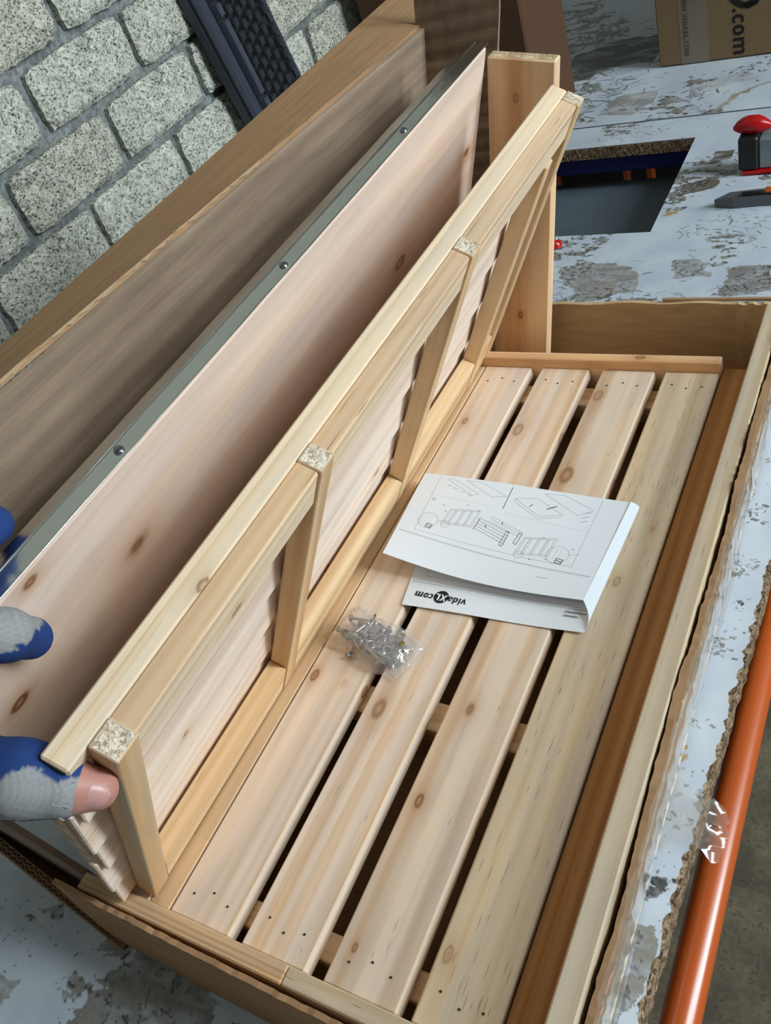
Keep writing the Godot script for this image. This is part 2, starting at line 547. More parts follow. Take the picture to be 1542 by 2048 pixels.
	M.mortar = speckle(256, 256, 231, [Color(0.45, 0.47, 0.47), Color(0.48, 0.50, 0.50), Color(0.51, 0.53, 0.53)], [0.35, 0.6], 0.05, 0.2, 0.95, 0.6)
	M.mortar.uv1_triplanar = true
	M.mortar.uv1_world_triplanar = true
	M.mortar.uv1_scale = Vector3(4, 4, 4)
	M.concrete = mat(Color.WHITE, 0.8)
	var fa := noise_bytes(512, 512, 241, 0.008)
	var fb := noise_bytes(512, 512, 242, 0.05)
	var fc := noise_bytes(512, 512, 243, 0.4, FastNoiseLite.TYPE_SIMPLEX)
	var fo := PackedByteArray()
	fo.resize(512 * 512 * 3)
	for q in 512 * 512:
		var v := fa[q] / 255.0 * 0.5 + fb[q] / 255.0 * 0.35 + fc[q] / 255.0 * 0.15
		var c := Color(0.33, 0.30, 0.24).lerp(Color(0.48, 0.44, 0.36), clampf((v - 0.3) * 2.2, 0.0, 1.0))
		if fb[q] > 178 and fc[q] > 120:
			c = c.lerp(Color(0.20, 0.18, 0.15), 0.6)
		fo[q * 3] = int(c.r * 255); fo[q * 3 + 1] = int(c.g * 255); fo[q * 3 + 2] = int(c.b * 255)
	M.concrete.albedo_texture = texture(Image.create_from_data(512, 512, false, Image.FORMAT_RGB8, fo))
	M.concrete.uv1_triplanar = true
	M.concrete.uv1_world_triplanar = true
	M.concrete.uv1_scale = Vector3(1.6, 1.6, 1.6)
	M.chip = speckle(256, 256, 251, [Color(0.34, 0.27, 0.20), Color(0.47, 0.39, 0.30), Color(0.57, 0.48, 0.38), Color(0.64, 0.55, 0.44)], [0.3, 0.5, 0.7], 0.10, 0.25, 0.95, 4.0)
	M.chip.uv1_triplanar = true
	M.chip.uv1_world_triplanar = true
	M.chip.uv1_scale = Vector3(9, 9, 9)
	M.card = cardboard(Color(0.66, 0.52, 0.39), 301, 30.0, 0.6)
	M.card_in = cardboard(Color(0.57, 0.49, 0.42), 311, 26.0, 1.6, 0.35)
	M.card_far = cardboard(Color(0.78, 0.67, 0.52), 321, 24.0, 0.5)
	M.card_box = cardboard(Color(0.54, 0.45, 0.34), 331, 24.0, 0.5)
	for k in ["card", "card_in", "card_far"]:
		M[k].uv1_scale = Vector3(1, 1, 1)
	M.torn = mat(Color(0.68, 0.57, 0.45), 0.95)
	M.flute = mat(Color(0.66, 0.55, 0.43), 0.95)
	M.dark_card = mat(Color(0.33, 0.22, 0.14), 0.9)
	M.zinc = mat(Color(0.86, 0.87, 0.86), 0.22, 1.0)
	var zn := NoiseTexture2D.new()
	zn.width = 256; zn.height = 256
	zn.noise = FastNoiseLite.new()
	zn.noise.seed = 5
	zn.noise.frequency = 0.01
	zn.as_normal_map = true
	zn.bump_strength = 1.4
	M.zinc.normal_enabled = true
	M.zinc.normal_texture = zn
	M.zinc.normal_scale = 0.6
	M.steel = mat(Color(0.60, 0.62, 0.64), 0.26, 1.0)
	M.brass = mat(Color(0.62, 0.56, 0.44), 0.3, 1.0)
	M.nail = mat(Color(0.20, 0.16, 0.13), 0.7)
	M.paper = mat(Color(0.91, 0.94, 0.97), 0.75)
	M.ink = mat(Color(0.10, 0.10, 0.11), 0.8)
	M.ink_grey = mat(Color(0.50, 0.50, 0.52), 0.8)
	M.ink_card = mat(Color(0.09, 0.08, 0.07), 0.8)
	M.ink_card_grey = mat(Color(0.33, 0.27, 0.21), 0.8)
	M.film = mat(Color(0.93, 0.94, 0.96, 0.09), 0.10)
	M.film.transparency = BaseMaterial3D.TRANSPARENCY_ALPHA
	M.film.cull_mode = BaseMaterial3D.CULL_DISABLED
	M.tape = mat(Color(0.86, 0.82, 0.76, 0.07), 0.16)
	M.tape.transparency = BaseMaterial3D.TRANSPARENCY_ALPHA
	M.tape.cull_mode = BaseMaterial3D.CULL_DISABLED
	M.orange = mat(Color(0.74, 0.33, 0.09), 0.32)
	M.orange.clearcoat_enabled = true
	M.orange.clearcoat = 0.4
	M.orange.clearcoat_roughness = 0.2
	M.blue = mat(Color(0.07, 0.11, 0.42), 0.5)
	M.shelf = mat(Color(0.38, 0.43, 0.47), 0.7)
	M.kb = mat(Color(0.20, 0.22, 0.27), 0.5)
	M.key = mat(Color(0.17, 0.18, 0.20), 0.36)
	M.key_grey = mat(Color(0.24, 0.26, 0.31), 0.45)
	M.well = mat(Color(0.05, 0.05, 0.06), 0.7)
	M.black = mat(Color(0.07, 0.07, 0.08), 0.5)
	M.red = mat(Color(0.72, 0.06, 0.08), 0.25)
	M.greyblade = mat(Color(0.36, 0.37, 0.38), 0.4, 0.3)
	M.silver = mat(Color(0.55, 0.60, 0.62), 0.35, 0.4)
	M.plaster = mat(Color(0.70, 0.70, 0.68), 0.9)
	M.skin = mat(Color(0.73, 0.51, 0.46), 0.5)
	M.skin.subsurf_scatter_enabled = true
	M.skin.subsurf_scatter_strength = 0.15
	M.nailplate = mat(Color(0.77, 0.57, 0.55), 0.33)
	M.glove = mat(Color.WHITE, 0.85)
	M.glove.vertex_color_use_as_albedo = true

# ---------------------------------------------------------------- the room
func lamp(at: Vector3, size: Vector2, energy: float, target: Vector3) -> void:
	var t := thing("ceiling_lamp", "long white ceiling lamp %s" % ("far to the right of the workbench" if at.x > 3.0 else "close to the right of the workbench"), "lamp", at)
	var b := Basis.looking_at(target - at, Vector3(0, 0, 1))
	var house := board(Vector3(size.x + 0.06, size.y + 0.06, 0.08), 0.01, M.plaster)
	put(t, "housing", house, Transform3D(b, at + b.z * 0.05))
	var gl := mat(Color(1, 1, 1), 0.5)
	gl.emission_enabled = true
	gl.emission = Color(0.93, 0.98, 1.0)
	gl.emission_energy_multiplier = 3.0
	put(t, "lamp_diffuser", board(Vector3(size.x, size.y, 0.01), 0.003, gl), Transform3D(b, at + b.z * 0.005))
	var l := AreaLight3D.new()
	l.name = "lamp_light"
	l.area_size = size
	l.light_energy = energy
	l.light_color = Color(0.93, 0.98, 1.0)
	l.shadow_enabled = true
	l.area_range = 12.0
	l.area_attenuation = 2.0
	t.add_child(l)
	l.transform = Transform3D(b, -b.z * 0.006)

func build_room() -> void:
	var f := structure("floor")
	put(f, "slab", board(Vector3(6.4, 0.1, 7.4), 0.0, M.concrete), Transform3D(Basis(), Vector3(2.1, -0.05, -0.9)))
	var c := structure("ceiling")
	put(c, "slab", board(Vector3(6.4, 0.1, 7.4), 0.0, M.plaster), Transform3D(Basis(), Vector3(2.1, 3.25, -0.9)))
	var wr := structure("wall_right")
	put(wr, "slab", board(Vector3(0.1, 3.2, 7.4), 0.0, M.plaster), Transform3D(Basis(), Vector3(5.25, 1.6, -0.9)))
	var wf := structure("wall_far")
	put(wf, "slab", board(Vector3(6.3, 3.2, 0.1), 0.0, M.plaster), Transform3D(Basis(), Vector3(2.1, 1.6, -4.55)))
	var wn := structure("wall_near")
	put(wn, "slab", board(Vector3(6.3, 3.2, 0.1), 0.0, M.plaster), Transform3D(Basis(), Vector3(2.1, 1.6, 2.75)))
	# block wall: a mortar slab with separate rough blocks standing a little proud of it
	var wl := structure("wall_left")
	put(wl, "mortar", board(Vector3(0.1, 3.2, 7.4), 0.0, M.mortar), Transform3D(Basis(), Vector3(-1.058, 1.6, -0.9)))
	var rng := RandomNumberGenerator.new()
	rng.seed = 4
	var kinds: Array = []
	var ln := 0.1935
	var ht := 0.0755
	for v in 4:
		kinds.append(block_mesh(ln, ht, rng, [M.block1, M.block2, M.block3, M.block1][v]))
	var pitch_y := 0.0868
	var pitch_z := 0.207
	# courses whose joints fall where the photograph has them
	var y0 := 0.3155 - 0.0868 * 0.5
	for row in range(-5, 7):
		var y := y0 + row * pitch_y
		var off := -0.70 + (0.0 if posmod(row, 2) == 0 else pitch_z * 0.5)
		for k in range(-11, 6):
			var z := off - pitch_z * 0.5 + k * pitch_z + rng.randf_range(-0.003, 0.003)
			if z > 0.35 or z < -2.9:
				continue
			var turn := Basis() if rng.randf() < 0.5 else Basis(Vector3(1, 0, 0), PI)
			put(wl, "block", kinds[rng.randi() % 4], Transform3D(turn, W(-1.008, y + rng.randf_range(-0.0015, 0.0015), z)))
	# above and below what the photograph shows, plain courses in one piece
	var rest := begin()
	for row in range(-13, 29):
		if row >= -5 and row < 7:
			continue
		var y := y0 + row * pitch_y + S
		var z := -4.4
		while z < 2.6:
			var o := Vector3(-1.008, y, z + (0.0 if posmod(row, 2) == 0 else 0.1))
			var hx := 0.008
			quad(rest, o + Vector3(hx, -0.035, -0.095), o + Vector3(hx, 0.035, -0.095), o + Vector3(hx, 0.035, 0.095), o + Vector3(hx, -0.035, 0.095), Vector3(1, 0, 0), Vector2(0, 0), Vector2(0, 1), Vector2(1, 1), Vector2(1, 0))
			z += pitch_z
	rest.set_material(M.block2)
	rest.generate_tangents()
	var rm := put(wl, "further_blocks", rest.commit(), Transform3D())
	rm.set_meta("kind", "stuff")

func block_mesh(ln: float, ht: float, rng: RandomNumberGenerator, m: Material) -> ArrayMesh:
	# rough front face (towards +x) with a ragged outline and uneven relief
	var nz := 22
	var ny := 9
	var st := begin()
	var g: Array = []
	for j in ny + 1:
		var row: Array = []
		for i in nz + 1:
			var edge := i == 0 or i == nz or j == 0 or j == ny
			var y := (float(j) / ny - 0.5) * ht
			var z := (float(i) / nz - 0.5) * ln
			var x := 0.014 + rng.randf_range(-0.0015, 0.0015)
			var cz := mini(i, nz - i)
			var cy := mini(j, ny - j)
			if cz + cy < 2:
				z -= signf(z) * 0.003 * (2 - cz - cy) * 0.5
				y -= signf(y) * 0.003 * (2 - cz - cy) * 0.5
			if edge:
				x -= 0.005
				y += rng.randf_range(-0.0014, 0.0014)
				z += rng.randf_range(-0.0014, 0.0014)
			row.append(Vector3(x, y, z))
		g.append(row)
	for j in ny:
		for i in nz:
			var uv := func(a: int, b: int) -> Vector2: return Vector2(float(a) / nz, float(b) / ny)
			quad(st, g[j][i], g[j][i + 1], g[j + 1][i + 1], g[j + 1][i], Vector3(1, 0, 0), uv.call(i, j), uv.call(i + 1, j), uv.call(i + 1, j + 1), uv.call(i, j + 1))
	for i in nz:
		for j in [0, ny]:
			var a: Vector3 = g[j][i]
			var b: Vector3 = g[j][i + 1]
			quad(st, a, b, Vector3(-0.005, b.y, b.z), Vector3(-0.005, a.y, a.z), Vector3(0, -1 if j == 0 else 1, 0), Vector2(float(i) / nz, 0), Vector2(float(i + 1) / nz, 0), Vector2(float(i + 1) / nz, 0.1), Vector2(float(i) / nz, 0.1))
	for j in ny:
		for i in [0, nz]:
			var a: Vector3 = g[j][i]
			var b: Vector3 = g[j + 1][i]
			quad(st, a, b, Vector3(-0.005, b.y, b.z), Vector3(-0.005, a.y, a.z), Vector3(0, 0, -1 if i == 0 else 1), Vector2(0, float(j) / ny), Vector2(0, float(j + 1) / ny), Vector2(0.1, float(j + 1) / ny), Vector2(0.1, float(j) / ny))
	st.set_material(m)
	st.generate_tangents()
	return st.commit()

# ---------------------------------------------------------------- workbench
func edge_x(z: float, n: FastNoiseLite) -> float:
	return clampf(-0.1185 - 0.036 * z, -0.12, -0.098) + n.get_noise_1d(z * 1000.0) * 0.006 + n.get_noise_1d(z * 6000.0 + 500.0) * 0.0025

func build_bench() -> void:
	var t := thing("workbench", "long workbench with worn white laminate top along the block wall", "workbench", Vector3(-0.55, 0, -0.8))
	var y := TABLE + S
	var th := 0.022
	var n := FastNoiseLite.new()
	n.seed = 8
	n.frequency = 0.05
	var hx0 := -0.63
	var hx1 := -0.361
	var hz0 := -1.19
	var hz1 := -1.49
	var zn := 0.32
	var zf := -1.572
	var grey := Color(0.53, 0.52, 0.49)
	var dk := Color(0.17, 0.16, 0.16)
	var patches := [
		[[[-0.516, -0.073], [-0.419, -0.055], [-0.410, -0.02], [-0.45, 0.06], [-0.58, 0.05], [-0.53, 0.003]], Color(0.52, 0.51, 0.49), dk, 0.70],
		[[[-0.592, -0.005], [-0.594, 0.021], [-0.65, 0.05], [-0.67, -0.03], [-0.624, -0.007]], Color(0.55, 0.54, 0.52), dk, 0.80],
		[[[-0.40, -0.05], [-0.30, -0.03], [-0.28, 0.05], [-0.40, 0.06]], Color(0.50, 0.49, 0.47), dk, 0.62],
		[[[-0.137, -0.222], [-0.1165, -0.226], [-0.1125, -0.173], [-0.128, -0.15], [-0.140, -0.16]], Color(0.58, 0.57, 0.54), dk, 0.60],
		[[[-0.131, -0.262], [-0.118, -0.272], [-0.120, -0.25], [-0.132, -0.238]], Color(0.35, 0.34, 0.33), dk, 0.45],
		[[[-0.134, -0.372], [-0.126, -0.366], [-0.132, -0.352]], Color(0.72, 0.52, 0.28), Color(0.6, 0.4, 0.2), 0.8],
		[[[-0.47, -1.09], [-0.43, -1.115], [-0.36, -1.08], [-0.345, -1.03], [-0.42, -1.01]], Color(0.62, 0.60, 0.58), dk, 0.66],
		[[[-0.31, -1.11], [-0.26, -1.10], [-0.25, -1.06], [-0.30, -1.055]], Color(0.62, 0.62, 0.61), dk, 0.66],
		[[[-0.34, -1.33], [-0.30, -1.35], [-0.29, -1.32], [-0.345, -1.29]], Color(0.42, 0.39, 0.34), dk, 0.62],
		[[[-0.33, -1.43], [-0.29, -1.43], [-0.29, -1.40], [-0.33, -1.39]], Color(0.40, 0.36, 0.32), dk, 0.6],
		[[[-0.36, -1.245], [-0.33, -1.25], [-0.335, -1.235], [-0.358, -1.232]], Color(0.70, 0.58, 0.36), Color(0.6, 0.45, 0.2), 0.7],
		[[[-0.24, -1.09], [-0.17, -1.09], [-0.16, -1.03], [-0.24, -1.02]], Color(0.58, 0.57, 0.55), dk, 0.6],
	]
	var spots := [
		[-0.122, -0.478, 0.014, 34, Color(0.45, 0.44, 0.43)], [-0.128, -0.57, 0.018, 46, Color(0.42, 0.42, 0.41)], [-0.132, -0.64, 0.018, 40, Color(0.40, 0.40, 0.40)], [-0.115, -0.53, 0.004, 12, Color(0.2, 0.2, 0.2)],
		[-0.122, -0.255, 0.01, 24, Color(0.15, 0.15, 0.15)], [-0.118, -0.31, 0.014, 12, Color(0.5, 0.5, 0.5)], [-0.12, -0.40, 0.014, 9, Color(0.5, 0.5, 0.5)], [-0.128, -0.33, 0.01, 8, Color(0.55, 0.55, 0.55)],
		[-0.43, -1.05, 0.07, 90, Color(0.4, 0.39, 0.38)], [-0.30, -1.02, 0.06, 46, Color(0.4, 0.4, 0.4)], [-0.28, -1.19, 0.06, 60, Color(0.4, 0.4, 0.38)], [-0.20, -1.05, 0.05, 40, Color(0.3, 0.3, 0.3)],
		[-0.30, -1.38, 0.05, 50, Color(0.4, 0.37, 0.33)], [-0.48, -1.52, 0.08, 40, Color(0.5, 0.49, 0.48)], [-0.40, -0.93, 0.06, 40, Color(0.45, 0.44, 0.43)], [-0.27, -0.92, 0.04, 26, Color(0.35, 0.35, 0.35)], [-0.22, -1.20, 0.04, 30, Color(0.42, 0.42, 0.42)],
		[-0.45, 0.0, 0.05, 60, Color(0.25, 0.25, 0.25)], [-0.36, -0.02, 0.05, 60, Color(0.3, 0.3, 0.3)],
	]
	M.top = laminate(900, 1800, -1.0, -0.095, zn, zf, 400, patches, spots)
	# a full panel with a cut-out, ragged along its open edge: core, then a thin laminate skin set back from that edge
	for layer in 2:
		var st := begin()
		var top := y if layer == 1 else y - 0.0012
		var bot := y - 0.0012 if layer == 1 else y - th
		var zs: Array[float] = []
		var z := zn
		while z > zf:
			zs.append(z)
			z -= 0.004
		zs.append(zf)
		var uvf := func(p: Vector3) -> Vector2: return Vector2((p.x + 1.0) / 0.905, (zn - p.z) / (zn - zf))
		var face := func(x0a: float, x0b: float, x1a: float, x1b: float, za: float, zb: float) -> void:
			var a := Vector3(x0a, top, za)
			var b := Vector3(x1a, top, za)
			var c := Vector3(x1b, top, zb)
			var d := Vector3(x0b, top, zb)
			quad(st, a, b, c, d, Vector3(0, 1, 0), uvf.call(a), uvf.call(b), uvf.call(c), uvf.call(d))
			var q := Vector3(0, bot - top, 0)
			quad(st, a + q, b + q, c + q, d + q, Vector3(0, -1, 0), uvf.call(a), uvf.call(b), uvf.call(c), uvf.call(d))
		for k in zs.size() - 1:
			var xa := edge_x(zs[k], n) if layer == 1 else edge_x(zs[k], n) * 0.35 + 0.65 * clampf(-0.1185 - 0.036 * zs[k], -0.12, -0.098) + 0.0035
			var xb := edge_x(zs[k + 1], n) if layer == 1 else edge_x(zs[k + 1], n) * 0.35 + 0.65 * clampf(-0.1185 - 0.036 * zs[k + 1], -0.12, -0.098) + 0.0035
			face.call(hx1, hx1, xa, xb, zs[k], zs[k + 1])
			var a := Vector3(xa, top, zs[k])
			var b := Vector3(xb, top, zs[k + 1])
			var q := Vector3(0, bot - top, 0)
			quad(st, a, b, b + q, a + q, Vector3(1, 0, 0), uvf.call(a), uvf.call(b), uvf.call(b), uvf.call(a))
		face.call(-1.0, -1.0, hx0, hx0, zn, zf)
		face.call(hx0, hx0, hx1, hx1, zn, hz0)
		face.call(hx0, hx0, hx1, hx1, hz1, zf)
		# walls of the cut-out and the two ends
		for w in [[hx0, hz0, hx1, hz0, Vector3(0, 0, -1)], [hx0, hz1, hx1, hz1, Vector3(0, 0, 1)], [hx0, hz0, hx0, hz1, Vector3(1, 0, 0)], [hx1, hz0, hx1, hz1, Vector3(-1, 0, 0)], [-1.0, zn, -0.12, zn, Vector3(0, 0, 1)], [-1.0, zf, -0.1, zf, Vector3(0, 0, -1)]]:
			quad(st, Vector3(w[0], top, w[1]), Vector3(w[2], top, w[3]), Vector3(w[2], bot, w[3]), Vector3(w[0], bot, w[1]), w[4])
		st.set_material(M.top if layer == 1 else M.chip)
		st.generate_tangents()
		put(t, "laminate" if layer == 1 else "chipboard_panel", st.commit(), Transform3D())
	# second panel beyond the seam
	var far_marks := [
		[[[-0.583, -1.66], [-0.499, -1.70], [-0.472, -1.686], [-0.488, -1.604], [-0.57, -1.61]], Color(0.60, 0.59, 0.57), dk, 0.9],
		[[[-0.425, -1.70], [-0.35, -1.73], [-0.30, -1.70], [-0.38, -1.64]], Color(0.74, 0.76, 0.78), Color(0.5, 0.5, 0.5), 0.75],
		[[[-0.37, -1.585], [-0.27, -1.68], [-0.26, -1.672], [-0.355, -1.58]], Color(0.62, 0.58, 0.50), dk, 0.9],
		[[[-0.72, -1.95], [-0.55, -2.0], [-0.52, -1.85], [-0.70, -1.80]], Color(0.30, 0.29, 0.28), dk, 0.55],
	]
	var bars: Array = []
	for k in 9:
		var o := -0.412 + k * 0.0036
		bars.append([[[o, -1.690 - k * 0.0011], [o + 0.0018, -1.6906 - k * 0.0011], [o + 0.0158, -1.6466 - k * 0.0011], [o + 0.014, -1.646 - k * 0.0011]], Color(0.34, 0.34, 0.35), dk, 0.95])
	M.top2 = laminate(512, 640, -1.0, -0.095, zf - 0.004, -2.9, 430, far_marks + bars, [[-0.6, -1.75, 0.12, 120, Color(0.4, 0.4, 0.4)], [-0.4, -1.62, 0.06, 40, Color(0.45, 0.45, 0.45)], [-0.7, -2.0, 0.15, 120, Color(0.3, 0.3, 0.3)], [-0.32, -1.74, 0.03, 30, Color(0.3, 0.3, 0.32)]])
	var s2 := begin()
	var c0 := Vector3(-1.0, y, zf - 0.005)
	var c1 := Vector3(-0.098, y, -2.9)
	quad(s2, c0, Vector3(c1.x, y, c0.z), c1, Vector3(c0.x, y, c1.z), Vector3(0, 1, 0), Vector2(0, 0), Vector2(1, 0), Vector2(1, 1), Vector2(0, 1))
	quad(s2, c0, Vector3(c1.x, y, c0.z), Vector3(c1.x, y - 0.001, c0.z), c0 - Vector3(0, 0.001, 0), Vector3(0, 0, 1))
	s2.set_material(M.top2)
	s2.generate_tangents()
	put(t, "laminate", s2.commit(), Transform3D())
	put(t, "chipboard_panel", board(Vector3(0.90, th - 0.001, 1.32), 0.001, M.chip), Transform3D(Basis(), Vector3(-0.549, y - 0.0015 - th * 0.5, -2.238)))
	# steel under-structure
	var st := begin()
	tube(st, [W(-0.0915, -0.114, 0.32), W(-0.0895, -0.114, -2.9)], [0.0135, 0.0135], 28)
	put(t, "front_beam", smooth(st), Transform3D(), M.orange)
	boxx(t, "cross_beam", Vector3(-0.98, -0.130, -1.50), Vector3(-0.12, -0.098, -1.545), M.blue, 0.004)
	boxx(t, "cross_beam", Vector3(-0.98, -0.155, 0.25), Vector3(-0.12, -0.10, 0.20), M.blue, 0.004)
	for z in [0.27, -1.60, -2.86]:
		for x in [-0.955, -0.13]:
			box(t, "leg", Vector3(x - 0.022, -S + 0.001, z - 0.022), Vector3(x + 0.022, -0.098, z + 0.022), M.orange, 0.003)
	boxx(t, "lower_shelf", Vector3(-0.97, -0.18, -0.95), Vector3(-0.14, -0.162, -1.535), M.shelf, 0.003)
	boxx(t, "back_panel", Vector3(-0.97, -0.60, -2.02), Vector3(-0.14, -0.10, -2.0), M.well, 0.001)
	for x in [-0.575, -0.527, -0.73]:
		box(t, "shelf_upright", Vector3(x, -0.94, -1.77), Vector3(x + 0.014, -0.10, -1.75), M.orange, 0.002)

# ---------------------------------------------------------------- carton
func ragged(a: Vector3, b: Vector3, n: int, amp: Vector3, seed_: int) -> Array:
	var rng := RandomNumberGenerator.new()
	rng.seed = seed_
	var out: Array = []
	for k in n + 1:
		var p := a.lerp(b, float(k) / n)
		if k > 0 and k < n:
			p += Vector3(rng.randfn(0, 1) * amp.x, rng.randfn(0, 1) * amp.y, rng.randfn(0, 1) * amp.z)
		out.append(p)
	return out

func build_carton() -> void:
	var t := thing("open_carton", "long opened cardboard carton holding the wooden boards", "carton", W(-0.36, TABLE, -0.46))
	var y0 := TABLE + 0.0006
	box(t, "bottom_panel", Vector3(-0.556, y0, -0.066), Vector3(-0.132, y0 + 0.005, -0.856), M.card, 0.0)
	# high left wall leaning in, then its flap folded out over the top
	var lean := 0.218
	var g: Array = []
	var rng := RandomNumberGenerator.new()
	rng.seed = 12
	for r in 13:
		var row: Array = []
		for c in 40:
			var z := lerpf(-0.11, -0.852, c / 39.0)
			var yy: float = lerpf(0.354 + (z + 0.852) * 0.0433, y0, r / 12.0)
			var x := -0.461 - (0.372 - yy) * lean
			x += sin(c * 0.21) * 0.002 * (1.0 - r / 12.0)
			row.append(W(x, yy, z))
		g.append(row)
	put(t, "left_wall", sheet(g, 0.005, M.card_in), Transform3D())
	g = []
	for r in 5:
		var row: Array = []
		for c in 60:
			var z := lerpf(-0.11, -1.02, c / 59.0)
			var e := rng.randfn(0, 0.0005) if r == 0 else 0.0
			var cr := 0.357 + (z + 0.852) * 0.0433
			row.append(W(-0.4615 + e - r * 0.0152, lerpf(cr + e, 0.371, r / 4.0), z))
		g.append(row)
	put(t, "left_flap", sheet(g, 0.004, M.card, false), Transform3D())
	# torn paper lips along the fold
	var lip := begin()
	for k in 26:
		var z := -0.18 - k * 0.0135 - rng.randf() * 0.006
		var ln := rng.randf_range(0.010, 0.035)
		var cr := 0.3575 + (z + 0.852) * 0.0433
		var a := W(-0.4605, cr, z)
		var b := W(-0.4605, cr - ln * 0.0433, z - ln)
		var m := a.lerp(b, rng.randf_range(0.15, 0.85)) + Vector3(0.0010 * rng.randf_range(0.5, 1.6), -0.0008 - rng.randf() * 0.0018, 0)
		tri(lip, a, b, m, Vector3(1, 1, 0))
		tri(lip, a - Vector3(0, 0.0006, 0), b - Vector3(0, 0.0006, 0), m, Vector3(-1, -1, 0))
	put(t, "torn_lip", lip.commit(), Transform3D(), M.torn)
	# far end: low panel, a second layer over its right part, tall flap at its left end
	g = []
	for r in 2:
		var row: Array = []
		for c in 24:
			row.append(W(lerpf(-0.556, -0.172, c / 23.0), (0.027 + 0.0012 * sin(c * 1.3)) if r == 0 else y0, -0.853 - 0.001 * sin(c * 0.5)))
		g.append(row)
	put(t, "far_wall", sheet(g, 0.005, M.card_far, true), Transform3D())
	g = []
	for r in 2:
		var row: Array = []
		for c in 14:
			row.append(W(lerpf(-0.176, -0.128, c / 13.0), (0.0275 + 0.0012 * sin(c * 1.7)) if r == 0 else y0, -0.8495 + 0.0006 * sin(c * 1.1)))
		g.append(row)
	put(t, "far_wall_layer", sheet(g, 0.004, M.card_far, true), Transform3D())
	boxx(t, "torn_edge", Vector3(-0.255, 0.026, -0.857), Vector3(-0.128, 0.0305, -0.8605), M.torn, 0.001)
	g = []
	for r in 8:
		var row: Array = []
		for c in 8:
			var yy := lerpf(0.42, -0.02, r / 7.0)
			var xl := -0.463 - (0.372 - yy) * lean
			var xr := -0.388 + (yy - 0.321) * 0.2 + 0.0012 * sin(r * 2.1)
			row.append(W(lerpf(xl, xr, c / 7.0), yy, -0.8475 - 0.010 * (c / 7.0) * (1.0 if r < 2 else 0.3)))
		g.append(row)
	put(t, "far_flap", sheet(g, 0.005, M.card_in, true), Transform3D())
	# near end: low panel with a torn upper edge, sagging outwards
	g = []
	var top := ragged(W(-0.538, 0.022, -0.075), W(-0.128, 0.034, -0.0685), 70, Vector3(0, 0.0004, 0.0002), 31)
	for r in 3:
		var row: Array = []
		for c in 71:
			var p: Vector3 = top[c]
			p.y += 0.0012 * sin(c * 0.17) + 0.0008 * sin(c * 0.41 + 1.0)
			var bz := -0.0705 + 0.004 * sin(c / 70.0 * PI)
			row.append(p.lerp(Vector3(p.x, y0 + S, bz), r / 2.0))
		g.append(row)
	put(t, "near_wall", sheet(g, 0.004, M.card, false), Transform3D())
	# near left corner: inner dust flap, standing, and the torn outer flap bent away with its fluted edge showing
	g = []
	for r in 5:
		var row: Array = []
		for c in 12:
			var x := lerpf(-0.68, -0.536, c / 11.0)
			var hi := 0.10 - 0.11 * clampf((x + 0.62) / 0.09, 0.0, 1.0) + 0.002 * sin(c * 2.3)
			row.append(W(x, lerpf(hi, TABLE + 0.004, r / 4.0), -0.0945 + 0.006 * (1.0 - r / 4.0) * 0.0))
		g.append(row)
	put(t, "near_dust_flap", sheet(g, 0.005, M.card_in, false), Transform3D())
	var ea := W(-0.640, 0.040, -0.081)
	var eb := W(-0.517, TABLE + 0.0030, -0.0615)
	g = []
	for r in 3:
		var row: Array = []
		for c in 24:
			var p := ea.lerp(eb, c / 23.0)
			var q := W(-0.665, -0.02, -0.108).lerp(W(-0.527, TABLE + 0.004, -0.0775), c / 23.0)
			row.append(p.lerp(q, r / 2.0) - Vector3(0, 0.0010, 0) * sin(r * 1.57))
		g.append(row)
	put(t, "near_outer_flap", sheet(g, 0.0016, M.card, false), Transform3D())
	# three liners and two rows of flutes
	var fl := begin()
	var along := (eb - ea)
	var across := Vector3(0.16, 0.0, -1.0).normalized()
	for l in 3:
		var o := across * (0.0036 * l - 0.0006)
		quad(fl, ea + o, eb + o, eb + o + across * 0.0007, ea + o + across * 0.0007, Vector3(0, 1, 0))
		quad(fl, ea + o, eb + o, eb + o - Vector3(0, 0.0022, 0), ea + o - Vector3(0, 0.0022, 0), -across)
		quad(fl, ea + o + across * 0.0007, eb + o + across * 0.0007, eb + o + across * 0.0007 - Vector3(0, 0.0022, 0), ea + o + across * 0.0007 - Vector3(0, 0.0022, 0), across)
	for l in 2:
		var n := 54
		for k in n:
			var s0 := across * (0.0036 * l + (0.0002 if k % 2 == 0 else 0.0029))
			var s1 := across * (0.0036 * l + (0.0029 if k % 2 == 0 else 0.0002))
			var a := ea + along * (float(k) / n) + s0
			var b := ea + along * (float(k + 1) / n) + s1
			var d := along.normalized() * 0.0006
			quad(fl, a, b, b + d, a + d, Vector3(0, 1, 0))
			quad(fl, a, b, b - Vector3(0, 0.0022, 0), a - Vector3(0, 0.0022, 0), -across)
	put(t, "fluted_edge", fl.commit(), Transform3D(), M.flute)
	# right wall: torn down low, top edge wavering
	g = []
	var rt := ragged(W(-0.1195, 0.022, -0.068), W(-0.1195, 0.032, -0.852), 150, Vector3(0.0003, 0.0007, 0), 57)
	for r in 4:
		var row: Array = []
		for c in 151:
			var p: Vector3 = rt[c]
			p.x += 0.0010 * sin(c * 0.09) + 0.0005 * sin(c * 0.31)
			p.y += 0.003 * sin(c * 0.13 + 1.0) + 0.0012 * sin(c * 0.47)
			row.append(p.lerp(Vector3(-0.1345, y0 + S, p.z), r / 3.0))
		g.append(row)
	put(t, "right_wall", sheet(g, 0.0045, M.card, true), Transform3D())
	# clear tape: a crumpled skin over the right wall that spreads onto the bench, and shreds along its top edge
	g = []
